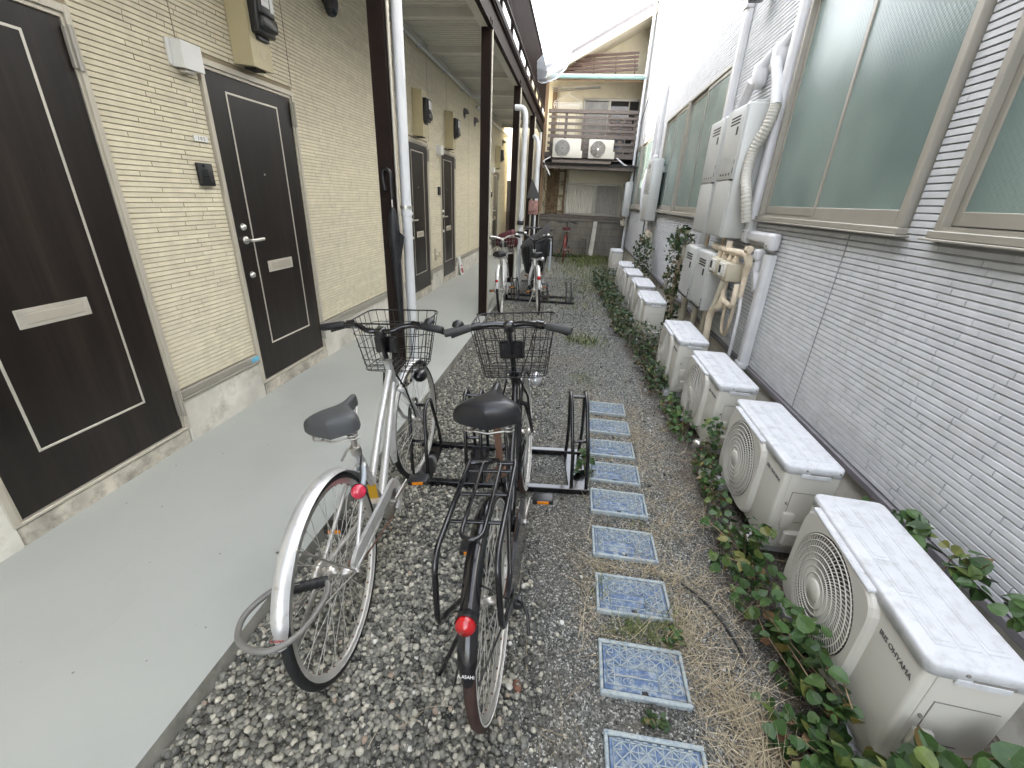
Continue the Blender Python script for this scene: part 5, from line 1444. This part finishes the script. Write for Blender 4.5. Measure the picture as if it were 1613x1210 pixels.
        c.tube(bend((-.03,.17,z),(-.03,.21,z),(0,.21,z)) + bend((.001,.21,z),(.03,.21,z),(.03,.17,z)), .0065, 8)
        c.tube([(-.030,.17,z),(-.030,-.10,z)] + bend((-.03,-.12,z),(-.03,-.16,z),(0,-.16,z)) + bend((.001,-.16,z),(.03,-.16,z),(.03,-.12,z)) + [(.030,.17,z)], .0065, 8)
        for y in (.15, .03, -.09): c.tube([(-.078,y,z-.004),(.078,y,z-.004)], .0055, 8)
        c.tube([(-.075,.19,z),(-.02,.19,z+.0),(-.0,.30,z-.06),(.0,.335,ST[2]-.06)], .0075, 8); c.tube([(.075,.19,z),(.02,.19,z)], .0075, 8)
        c.build('rear_carrier', M_['blackpaint'], t)
    return t

SILVER = dict(paint=M_['silver'], fender=M_['silver'], tyre=M_['tyre'], saddle=M_['saddle_grey'], saddle_z=.838, saddle_y=.285, saddle_w=.190, seat_tube=.625, frame='double',
    bar=M_['blackpaint'], bar_z=.955, bar_y=.825, bar_half=.28, bar_shape=[(.06,.0,.005),(.13,.035,.022),(.21,.035,.018),(.302,.02,.008)], grip=M_['grip'], basket=M_['blackwire'], bk_drop=.225, bk_up=.022,
    half_case=True, steer=-.13, bright=True, dark_lever=True, tag=True, case=M_['silver'], crank=-.05, side_reflector=(.205,.520,.036), fa=math.radians(166), lamp=(.07,1.09,.63))
B1 = bicycle(dict(SILVER, label='silver city bicycle with grey saddle and black basket, left of the black one', loc=(-.662,1.019,.0), rot=(0,-.103,.115), group='bicycles parked in the racks'))
BLACK = dict(paint=M_['blackpaint'], fender=M_['blackpaint'], tyre=M_['tyre_brown'], wall=M_['white'], saddle=M_['saddle_black'], saddle_w=.216, saddle_z=.965, saddle_y=.262, seat_tube=.62, frame='loop', post=M_['rust'],
    bar=M_['blackpaint'], bar_z=1.055, bar_y=.765, bar_half=.29, bar_shape=[(.07,.008,.006),(.14,-.010,.002),(.20,-.036,-.004),(.266,-.066,-.010)], grip=M_['grip_grey'], basket=M_['blackwire'], bk_drop=.265, bk_up=-.025, bk_mesh=True,
    steer=.0, bell_right=False, tag=False, case=M_['blackpaint'], crank=-.02, reflector=(math.radians(138),.372,M_['red_refl'],.024), fa=math.radians(163), lamp=(.085,1.04,.70), bright_lamp=True, carrier=True)
B2 = bicycle(dict(BLACK, label='black city bicycle with brown tyres, wide black saddle and rear carrier, nearest in the lane', loc=(-.117,.992,.0), rot=(0,-.100,.018), group='bicycles parked in the racks'))
# maker's marks on the fender tails
def mark(parent, txt, size, a, mat, r=.3595):
    n = V((0,math.cos(a),math.sin(a))); tdir = V((0,math.sin(a),-math.cos(a)))
    x = V((1,0,0)); y = -tdir if (-tdir).z > 0 else tdir
    z = x.cross(y)
    if z.dot(n) < 0: x = -x; z = x.cross(y)
    M = Matrix(((x.x,y.x,z.x,0),(x.y,y.y,z.y,n.y*r),(x.z,y.z,z.z,WR+n.z*r),(0,0,0,1)))
    text(txt, size, M, 'lettering', mat, parent)
mark(B1, 'A.ASAHI', .0105, math.radians(161), M_['red_refl'])
mark(B2, 'A.ASAHI', .012, math.radians(158), M_['white'], .3600)
WHITE3 = dict(SILVER, saddle=M_['saddle_black'], saddle_z=.84, bar=M_['chrome'], bar_shape=[(.06,.0,.03),(.13,.0,.05),(.20,-.06,.045),(.27,-.13,.03)], steer=.1, tag=False, bright_bell=True, side_reflector=None,
    reflector=(math.radians(150),.372,M_['red_refl'],.017), basket=M_['steel'], dark_lever=False, wall=M_['rim'], lod=1, frame='loop', lamp=None)
bicycle(dict(WHITE3, label='silver bicycle with chrome bars by the second post, left in the far rack', loc=(-.93,6.02,0), rot=(0,-.08,.07), group='bicycles parked in the racks'))
bicycle(dict(WHITE3, label='silver bicycle with black bars and a red rear reflector, right in the far rack', loc=(-.40,6.18,0), rot=(0,-.08,.14), group='bicycles parked in the racks', bar=M_['blackpaint'], basket=None,
    bar_shape=[(.06,.0,.02),(.14,.0,.06),(.20,-.04,.09),(.29,-.08,.09)], lamp=(.08,1.05,.66), bright_lamp=True, steer=-.45, reflector=(math.radians(142),.372,M_['red_refl'],.024)))
HOODED = bicycle(dict(BLACK, label='dark bicycle carrying a charcoal hooded child seat, by the far downpipe', loc=(-.60,7.55,0), rot=(0,.0,.05), group='bicycles parked in the racks', lod=1, wall=None, basket=None, carrier=True, lamp=None, tyre=M_['tyre'], stand='double'))
h = MB(); n = 12; q = 14; vs = []
for i in range(n+1):
    u = i/n; z = .36+.50*u; w = .15+.09*math.sin(u*PI*.55); d = .17+.05*math.sin(u*PI*.6)
    for j in range(q): a = 2*PI*j/q; vs.append((-.02+w*math.copysign(abs(math.cos(a))**.7, math.cos(a)), .12+d*math.copysign(abs(math.sin(a))**.7, math.sin(a)), z+.10*math.cos(a)*u*u))
h.add(vs, [(i*q+j, i*q+(j+1) % q, (i+1)*q+(j+1) % q, (i+1)*q+j) for i in range(n) for j in range(q)], True); h.add(vs[-q:], [tuple(range(q))])
for x in (-.16,-.02,.12): h.tube([(x,-.10,.42),(x+.02,-.115,.62),(x+.01,-.11,.80)], .008, 6)
h.build('seat_cover', M_['black_pl'], HOODED)
h = MB(); vs = []; n = 10; q = 12
for i in range(n+1):
    u = i/n; x = -.27+.47*u; zt = .80+.40*u**.85+.012*math.sin(u*9); zb = .76+.20*u; d = .13+.11*math.sin(min(1,u*1.4)*PI/2)
    for j in range(q+1):
        a = PI*j/q; vs.append((x+.03*math.sin(a)*u, .12-d*math.cos(a), zb+(zt-zb)*math.sin(a)**.75))
h.add(vs, [(i*(q+1)+j, i*(q+1)+j+1, (i+1)*(q+1)+j+1, (i+1)*(q+1)+j) for i in range(n) for j in range(q)], True); h.build('hood', M_['hood'], HOODED)
h = MB(); vs = []
for i in range(7):
    u = i/6
    for j in range(7): a = PI*j/6; vs.append((.235+.03*math.sin(u*PI), .12-.22*math.cos(a)*(1-.2*u), .40+(.72*math.sin(a)**.6)*(1-u) if 0 else .42+.12*u+(.60*(1-u*.9))*math.sin(a)**.7))
h.add(vs, [(i*7+j, i*7+j+1, (i+1)*7+j+1, (i+1)*7+j) for i in range(6) for j in range(6)], True); h.build('clear_window', M_['clear'], HOODED)
bicycle(dict(BLACK, label='red bicycle with dark handlebar against the block wall', loc=(-.21,12.0,0), rot=(0,.02,.0), group='bicycles parked in the racks', paint=M_['red_paint'], fender=M_['red_paint'], tyre=M_['red_paint'], wall=None, saddle=M_['maroon'], saddle_z=.88, carrier=False, basket=None, lamp=None, lod=1, reflector=None, bar_z=1.0, case=M_['red_paint']))

bg = MB(); bg.rbox(-.20, .20, .0, .26, 0, .24, .09, 4)
for v in range(len(bg.v)): x, y, z = bg.v[v]; bg.v[v] = (x*(1-.3*z/.24), y, z*(1+.25*math.sin(x*9)*.6))
bg.xf(Matrix.Translation((-1.04,6.98,.82)))
tag(bg.build('maroon_bag', M_['maroon']), 'maroon cloth bag sitting in the basket of the left far bicycle', 'bag')
gs = MB(); gs.add([(-.10,0,.0),(.16,.0,.02),(.10,.12,.0),(-.08,.14,.04),(-.02,.06,.34)], [(0,1,4),(1,2,4),(2,3,4),(3,0,4),(0,3,2,1)])
gs.xf(Matrix.Translation((-.83,8.7,1.55))); tag(gs.build('folded_cover', M_['hood']), 'grey peaked fabric cover behind the strapped downpipe', 'cover')
gs = MB(); gs.rbox(-.09, .09, 0, .10, 0, .26, .03, 3); gs.xf(Matrix.Translation((-.80,8.72,1.26))); tag(gs.build('child_seat_pad', pm('pink_print_pad', (.34,.19,.165), .8, var=.5, vs=14)), 'pale pink patterned seat pad below the grey peaked cover', 'cushion')
st_ = MB(); st_.tube([(-.80,8.75,0),(-.80,8.75,1.3)], .03, 8); st_.tube([(-.80,8.75,1.28),(-.80,8.75,1.56)], .02, 8); st_.tube([(-.95,8.75,.01),(-.65,8.75,.01)], .02, 8); st_.tube([(-.8,8.6,.01),(-.8,8.9,.01)], .02, 8)
tag(st_.build('cover_stand', M_['black_pl']), 'dark stand holding the pink pad and grey cover behind the far downpipe', 'stand')

# cable lock round the silver bicycle's rear wheel
lk = thing('cable_lock', 'grey cable lock looped round the rear fender of the silver bicycle', 'bicycle lock', (-.74,.72,.34))
BM = Matrix.Translation((-.662,1.019,0)) @ Matrix.Rotation(.115,4,'Z') @ Matrix.Rotation(-.103,4,'Y')
def loop(P): 
    R = []
    for i in range(len(P)-1):
        p0, p1, p2, p3 = V(P[max(i-1,0)]), V(P[i]), V(P[i+1]), V(P[min(i+2,len(P)-1)])
        for q in range(6):
            f = q/6; R.append(.5*((2*p1)+(p2-p0)*f+(2*p0-5*p1+4*p2-p3)*f*f+(3*p1-p0-3*p2+p3)*f**3))
    R.append(V(P[-1])); return R
b = MB(); b.tube([BM @ p for p in loop([(-.03,-.185,.482),(-.085,-.20,.48),(-.128,-.265,.468),(-.105,-.335,.47),(-.05,-.372,.474),(.01,-.376,.475),(.052,-.33,.466),(.068,-.25,.457),(.066,-.18,.450),(.05,-.145,.452)])], .0085, 10); b.build('cable', pm('grey_sheath', (.17,.165,.15), .45), lk, True)
b = MB(); q0, q1 = V((-.040,-.205,.486)), V((.045,-.135,.446)); b.tube([BM @ q0, BM @ q1], .015, 14)
for i in range(5): b.tube([BM @ (q0+(q1-q0)*(.3+.13*i)), BM @ (q0+(q1-q0)*(.36+.13*i))], .0168, 14)
b.build('lock_barrel', M_['grip'], lk, True)
b = MB(); b.tube([BM @ p for p in loop([(-.025,.325,.52),(-.005,.330,.540),(.022,.312,.552),(.038,.275,.548),(.045,.24,.535),(.042,.215,.520)])], .0095, 10)
tag(b.build('ring_lock', pm('pale_blue_sheath', (.42,.47,.52), .5)), 'pale blue grey lock strap over the silver bicycle rear wheel near the red reflector', 'bicycle lock')
# ---------------------------------------------------------------- plants
LEAF = [(0,0,0),(.30,.05,.02),(.46,.32,.05),(.36,.66,.03),(0,1.0,-.06),(-.36,.66,.03),(-.46,.32,.05),(-.30,.05,.02),(0,.30,-.03),(0,.62,-.04)]
LEAF_F = [(0,1,8),(1,2,8),(2,9,8),(2,3,9),(3,4,9),(4,5,9),(5,6,9),(6,8,9),(6,7,8),(7,0,8)]
LV = np.array(LEAF, float); LF = np.array(LEAF_F)
def leaves(pos, size, seed, tilt=.7, wind=.0):
    """bent heart shaped leaves at pos; random heading, drooping tilt"""
    rg = np.random.default_rng(seed); n = len(pos); k = len(LV)
    P = LV[None]*size[:,None,None]*np.stack([rg.uniform(.8,1.1,n), rg.uniform(.85,1.1,n), rg.uniform(.4,2.2,n)], 1)[:,None]
    def rot(P, ang, i, j):
        Q = P.copy(); ca, sa = np.cos(ang)[:,None], np.sin(ang)[:,None]
        Q[...,i] = P[...,i]*ca - P[...,j]*sa; Q[...,j] = P[...,i]*sa + P[...,j]*ca; return Q
    P = rot(P, rg.normal(0,.45,n), 0, 2); P = rot(P, rg.normal(-.25,tilt,n), 1, 2); P = rot(P, rg.uniform(0,2*PI,n), 0, 1)
    P = P + pos[:,None]
    F = LF[None] + (np.arange(n)*k)[:,None,None]
    return P.reshape(-1,3), F.reshape(-1,3)
def stems(pts_list, r, name, mat, parent):
    b = MB()
    for P in pts_list: b.tube(P, r, 5)
    return b.build(name, mat, parent)
def plant(name, label, cat, blobs, n, s0, s1, seed, mat, group=None, kindv=None, stem=10, tilt=.7, dry=0):
    """blobs: list of (x,y,z,rx,ry,rz,weight)"""
    rg = np.random.default_rng(seed); W = np.array([b[6] for b in blobs], float); W /= W.sum(); pos = []; n = int(n*1.12)
    for b, w in zip(blobs, W):
        m = max(1, int(n*w)); u = rg.normal(0, 1, (m,3)); u /= np.linalg.norm(u, axis=1)[:,None]; u *= (rg.uniform(.25,1,(m,1))**.6)
        p = np.array(b[:3]) + u*np.array(b[3:6]); p[:,2] = np.abs(p[:,2]-.008)+.008; pos.append(p)
    pos = np.concatenate(pos); size = rg.uniform(s0, s1, len(pos))
    # keep a few gaps
    g = np.sin(pos[:,0]*37+seed)*np.sin(pos[:,1]*31)*np.sin(pos[:,2]*43+1) > -.16; pos, size = pos[g], size[g]
    v, f = leaves(pos, size, seed, tilt)
    b0 = blobs[0]
    t = None
    if kindv != 'stuff':
        t = thing(name, label, cat, (b0[0], b0[1], max(0, b0[2]-b0[5])), group=group)
    o = npmesh('foliage' if t else name, v, f, mat, False)
    if t:
        o.parent = t; o.matrix_parent_inverse = WM[t].inverted()
    else: kind(o, 'stuff')
    if dry:
        dry = max(6, int(dry*.4))
        k = rg.choice(len(pos), dry); v, f = leaves(pos[k]*np.array([1,1,.6]), size[k]*.9, seed+1, 1.0)
        o2 = npmesh('withered_foliage', v, f, M_['leafdry'], False)
        if t: o2.parent = t; o2.matrix_parent_inverse = WM[t].inverted()
        else: kind(o2, 'stuff')
    if t and stem:
        P = []
        for k in range(stem):
            e = pos[rg.integers(len(pos))]; a = np.array([b0[0]+rg.normal(0,b0[3]*.5), b0[1]+rg.normal(0,b0[4]*.5), 0.0]); m = (a+e)/2+np.array([rg.normal(0,.03),rg.normal(0,.03),.04])
            P.append([tuple(a), tuple(m), tuple(e)])
        b = MB()
        for q in P: b.tube(q, .0022, 5)
        b.build('stems', M_['twig'], t, True)
    return t or o
VG = 'vines climbing round the outdoor units'
plant('vine', 'large leaved vine in front of the nearest outdoor unit fan', 'vine', [(.90,1.42,.10,.10,.20,.14,2),(.92,1.12,.14,.09,.16,.16,2.4),(.93,.90,.12,.08,.14,.12,1.4),(.88,1.62,.06,.09,.14,.08,.8)], 360, .028, .060, 21, M_['leaf'], VG, dry=50)
plant('vine', 'vine spilling over the back edge of the nearest outdoor unit lid', 'vine', [(1.34,1.40,.50,.05,.09,.06,1.4),(1.37,1.22,.52,.06,.08,.05,1.2),(1.36,1.04,.54,.07,.07,.04,1),(1.38,1.6,.40,.06,.12,.10,1)], 150, .030, .062, 22, M_['leaf'], VG, stem=5)
plant('vine', 'big leaved vine at the bottom right corner of the photo', 'vine', [(1.00,.735,.26,.12,.055,.12,2),(1.18,.72,.33,.10,.055,.07,1.6),(.93,.77,.10,.10,.07,.08,1.0),(1.22,.70,.22,.10,.06,.14,1.6)], 260, .040, .082, 23, M_['leaf'], VG, stem=8)
plant('vine', 'vine with bare ends at the foot of the nearest outdoor unit', 'vine', [(.86,.80,.06,.10,.12,.07,2),(.80,.92,.03,.08,.12,.03,1)], 130, .028, .052, 24, M_['leaf'], VG, dry=40)
plant('vine', 'vine between the nearest and second outdoor units', 'vine', [(.95,1.66,.14,.07,.07,.16,2),(.88,1.85,.06,.08,.14,.07,1),(1.20,1.64,.20,.08,.05,.16,.8)], 170, .026, .052, 25, M_['leaf'], VG, dry=30)
plant('vine', 'upright reddish stemmed plant between the second and third outdoor units', 'vine', [(.99,2.52,.20,.06,.07,.20,2),(.93,2.40,.07,.08,.12,.08,1)], 130, .022, .042, 26, M_['leaf'], VG, dry=46)
plant('vine', 'low vine under the fan of the second outdoor unit', 'vine', [(.93,2.12,.07,.07,.20,.08,1.5),(.95,2.3,.10,.06,.10,.10,1)], 150, .024, .046, 27, M_['leaf'], VG, dry=25)
plant('vine', 'vine beside the third outdoor unit and the small white valve cap', 'vine', [(.92,2.95,.09,.09,.24,.11,2),(.90,3.3,.08,.10,.15,.10,1)], 240, .024, .046, 28, M_['leaf'], VG, dry=25)
plant('vine', 'dense vine in front of the fourth outdoor unit', 'vine', [(.86,3.75,.12,.11,.28,.13,2),(.84,4.25,.15,.12,.28,.15,2)], 520, .022, .042, 29, M_['leafdark'], VG, dry=70)
plant('vine', 'dense reddish vine mound between the fourth and fifth outdoor units', 'vine', [(.88,4.72,.20,.16,.26,.20,2),(1.12,4.62,.22,.16,.16,.20,1.6),(.78,4.9,.12,.12,.25,.12,1)], 620, .022, .040, 30, M_['leafdark'], VG, dry=110)
plant('vine_groundcover', None, None, [(.74,5.6,.14,.16,.5,.15,2),(.72,6.6,.16,.17,.6,.17,2),(.68,7.6,.16,.18,.6,.16,2),(.62,8.6,.14,.20,.6,.14,1.6),(.66,9.6,.12,.22,.6,.13,1.4),(1.0,9.5,.14,.3,.5,.16,1)], 2600, .024, .046, 31, M_['leafdark'], kindv='stuff', dry=260)
plant('shrub', 'leafy shrub by the lower heater boxes, growing up to the window sill', 'shrub', [(1.27,5.60,1.05,.15,.28,.24,2),(1.25,5.42,1.22,.14,.20,.14,1.6),(1.28,5.66,.68,.12,.22,.22,1.3),(1.3,5.5,.35,.10,.2,.25,.8)], 560, .030, .062, 32, M_['leafdark'], 'shrubs against the grey wall', stem=16, tilt=1.0)
plant('shrub', 'far dark shrub beyond the white duct with a cable loop', 'shrub', [(1.25,8.2,.80,.16,.35,.30,2),(1.25,8.1,.45,.18,.4,.3,2),(1.3,8.6,.95,.10,.25,.14,.7)], 620, .030, .060, 33, M_['leafdark'], 'shrubs against the grey wall', stem=14, tilt=1.0)
plant('vine', 'green vine in the shade behind the second and third outdoor units', 'vine', [(1.36,3.45,.22,.06,.2,.16,1.5),(1.36,2.6,.20,.05,.2,.14,1),(1.36,4.4,.2,.06,.4,.16,1.4)], 260, .026, .050, 34, M_['leaf'], VG)
plant('weed', 'broad leaved weed growing at the foot of the empty rack hoop', 'weed', [(.20,2.30,.07,.05,.07,.07,2),(.19,2.22,.03,.06,.08,.03,1)], 46, .030, .055, 35, M_['leaf'], 'weeds in the gravel', stem=4)
plant('weed', 'small dark weed between the two nearest blue lids', 'weed', [(.42,.905,.015,.055,.022,.014,1)], 42, .014, .026, 36, M_['leafdark'], 'weeds in the gravel', stem=0)
plant('weed', 'clover weed at the back edge of the second blue lid', 'weed', [(.53,1.20,.03,.045,.045,.03,1)], 46, .018, .032, 37, M_['leaf'], 'weeds in the gravel', stem=3)

def blades(spots, seed, lmin, lmax, w, lie):
    """grass blades: 4 segment tapering ribbons; lie 0 upright .. 1 flat"""
    rg = np.random.default_rng(seed); pos = []; 
    for (x, y, sx, sy, n) in spots: pos.append(np.stack([rg.normal(x,sx,n), rg.normal(y,sy,n), rg.uniform(.0,.008,n)], 1))
    pos = np.concatenate(pos); n = len(pos); L = rg.uniform(lmin, lmax, n); az = rg.uniform(0, 2*PI, n); m = 5
    el = np.clip(rg.normal(1.2*(1-lie)+.06, .28, n), .0, 1.5); bend_ = rg.normal(-.9*(1-lie)-.05, .35, n); tw = rg.normal(0,.5,n)
    ww = w*rg.uniform(.6,1.3,n); p = pos.copy(); V_ = []
    for i in range(m+1):
        t = i/m; half = ww*(1-t)**.7
        a = az+tw*t; px = -np.sin(a)*half; py = np.cos(a)*half
        V_.append(p+np.stack([px,py,np.zeros(n)],1)); V_.append(p-np.stack([px,py,np.zeros(n)],1))
        e = el+bend_*t; st = L/m
        p = p+np.stack([np.cos(e)*np.cos(a)*st, np.cos(e)*np.sin(a)*st, np.sin(e)*st],1); p[:,2] = np.maximum(p[:,2], .003+.004*t)
    P = np.stack(V_, 1); k = 2*(m+1)
    f = np.array([(2*i,2*i+1,2*i+3,2*i+2) for i in range(m)]); F = f[None]+(np.arange(n)*k)[:,None,None]
    return P.reshape(-1,3), F.reshape(-1,4)
LY = [.752,1.06,1.383,1.688,1.998,2.292,2.578,2.884,3.19]
sp = []
for y in LY[1:]:
    sp += [(.39,y+.145,.10,.014,34),(.565,y+.05,.025,.06,26),(.23,y,.014,.06,14)]
sp += [(.61,1.30,.035,.12,120),(.66,1.52,.05,.05,80),(.64,1.85,.05,.06,70),(.69,2.15,.05,.10,80),(.66,2.5,.06,.12,60),(.62,2.9,.07,.25,120),(.72,.90,.05,.10,260),(.70,.78,.07,.04,170),(.76,1.35,.04,.12,60),(.80,2.0,.06,.15,60),(.78,2.7,.06,.2,50),(.70,1.02,.05,.04,90),(.21,1.27,.02,.12,60),(.585,2.8,.03,.05,50),(.60,.98,.02,.08,50),
       (.30,1.55,.05,.02,40),(.50,1.54,.05,.02,60),(.60,1.23,.05,.05,60),(.15,3.0,.10,.5,60),(.7,3.6,.12,.5,70),(-.15,1.1,.10,.3,10),(-.45,.75,.12,.1,7),(-.4,.55,.2,.1,7),(.05,.80,.08,.05,10),(.12,2.75,.05,.2,50),(.80,1.2,.05,.4,50)]
v, f = blades(sp, 41, .05, .22, .0012, .86); kind(npmesh('dry_grass', v, f, M_['straw'], False, 4), 'stuff')
sp = [(.41,1.222,.075,.022,190),(.27,1.42,.02,.04,40),(.52,1.26,.04,.03,60),(.22,3.75,.09,.10,170),(.32,4.95,.14,.12,200),(.12,3.3,.05,.2,40),(.2,2.3,.04,.08,40),(-.75,3.6,.1,.5,20),(.0,5.6,.2,.4,90),(.3,6.2,.15,.4,120),(-.2,6.8,.3,.3,90),(-.1,2.6,.1,.2,16),(.47,1.84,.05,.01,16)]
v, f = blades(sp, 42, .03, .09, .0014, .35); kind(npmesh('green_grass', v, f, M_['grass'], False, 4), 'stuff')
sp = [(.45,12.6,.35,.7,2600),(.1,10.6,.45,.9,900),(.5,9.0,.3,1.0,700),(.25,5.0,.12,.1,160),(-.2,13.5,.6,.25,700),(.6,13.5,.4,.2,500),(.3,7.5,.3,.8,260)]
v, f = blades(sp, 43, .05, .15, .005, .30); kind(npmesh('lawn_grass', v, f, M_['grass'], False, 4), 'stuff')

# twigs in the dry vine on the timber lattice
rv = random.Random(5); b = MB()
for k in range(26):
    x, z = rv.uniform(-.9,-.4), rv.uniform(1.25,2.0); P = [(x, 14.05, z)]
    for i in range(7): x = min(-.3, max(-1.0, x+rv.uniform(-.10,.10))); z = min(2.35, z+rv.uniform(-.05,.13)); P.append((x, 14.05+rv.uniform(-.05,.05), z))
    b.tube(P, rv.uniform(.006,.013), 5)
tag(b.build('dry_vine', M_['twig']), 'dry bare vine tangled over the timber lattice left of the curtained window', 'vine')

# small things on the ground
pts = [(.62,1.49,.012),(.66,1.455,.012),(.70,1.41,.011),(.735,1.35,.010),(.76,1.28,.010),(.775,1.22,.010),(.785,1.17,.012)]
b = MB(); b.tube(loop(pts), .0055, 8); b.tube([(.785,1.175,.012),(.787,1.155,.012)], .0065, 8)
tag(b.build('black_cable', M_['black_pl']), 'short black cable lying on the gravel right of the second blue lid', 'cable')
def rock(name, label, cat, c, s, seed, mat):
    v, f = stones(np.array([c], float), np.array([s]), ico(3), seed, (.6,.7), .02)
    o = npmesh(name, v, f, mat); tag(o, label, cat)
rock('stone', 'pale rounded stone at the foot of the vines by the second outdoor unit', 'stone', (.955,2.32,.04), .055, 4, M_['stone'])
rock('stone', 'flat reddish brown stone on the gravel near the black bicycle rear wheel', 'stone', (-.045,.94,.008), .018, 9, pm('reddish_stone', (.15,.07,.045), .85, var=.4, vs=60))
b = MB(); b.lathe([(.0,.10),(.030,.10),(.036,.09),(.036,.065),(.028,.06),(.028,.0)], 18, Matrix.Translation((.975,2.66,0))); b.box(.945, 1.005, 2.655, 2.665, .10, .108)
tag(b.build('valve_cap', M_['chrome']), 'small white capped valve post at the foot of the third outdoor unit', 'valve')
b = MB(); b.box(-.005,.005,-.03,.03,0,.006,.001); b.xf(Matrix.Translation((.10,.70,.008)) @ Matrix.Rotation(.15,4,'Z'))
tag(b.build('white_scrap', M_['white']), 'thin white plastic scrap on the fine gravel at the bottom edge', 'litter')
# ---------------------------------------------------------------- sky, sun, camera
CAMROT = [[0.989648, -0.093637, 0.108761], [0.136971, 0.389995, -0.910573], [0.042847, 0.916043, 0.398784]]
SUN = V((-1.0, .50, .635)).normalized()
el = math.asin(SUN.z); az = math.atan2(SUN.x, SUN.y)     # azimuth measured from +y towards +x
w = bpy.data.worlds.new('World'); S.world = w; w.use_nodes = True
nt = w.node_tree; bg = nt.nodes['Background']
sk = nt.nodes.new('ShaderNodeTexSky'); sk.sky_type = 'NISHITA'; sk.sun_disc = False
sk.sun_elevation = el; sk.sun_rotation = az; sk.air_density = 1.0; sk.dust_density = 3.0; sk.ozone_density = .6
hs = nt.nodes.new('ShaderNodeHueSaturation'); hs.inputs['Saturation'].default_value = .32
nt.links.new(sk.outputs[0], hs.inputs['Color']); nt.links.new(hs.outputs[0], bg.inputs[0]); bg.inputs[1].default_value = .15
ld = bpy.data.lights.new('sun', 'SUN'); ld.energy = 3.2; ld.angle = math.radians(.5); ld.color = (1, .93, .82)
lo_ = bpy.data.objects.new('sun', ld); COL.objects.link(lo_); lo_.rotation_euler = SUN.to_track_quat('Z', 'Y').to_euler()

cd = bpy.data.cameras.new('camera'); cam = bpy.data.objects.new('camera', cd); COL.objects.link(cam)
cd.sensor_width = 36; cd.lens = 15.06; cd.clip_end = 300; cd.clip_start = .02
cam.matrix_world = Matrix(CAMROT).to_4x4(); cam.location = (0, 0, 1.55)
S.camera = cam
S.view_settings.view_transform = 'Standard'; S.view_settings.look = 'None'; S.view_settings.gamma = 1; S.view_settings.use_curve_mapping = False
S.view_settings.exposure = 3.35
S.cycles.max_bounces = 10; S.cycles.diffuse_bounces = 6; S.cycles.transparent_max_bounces = 12
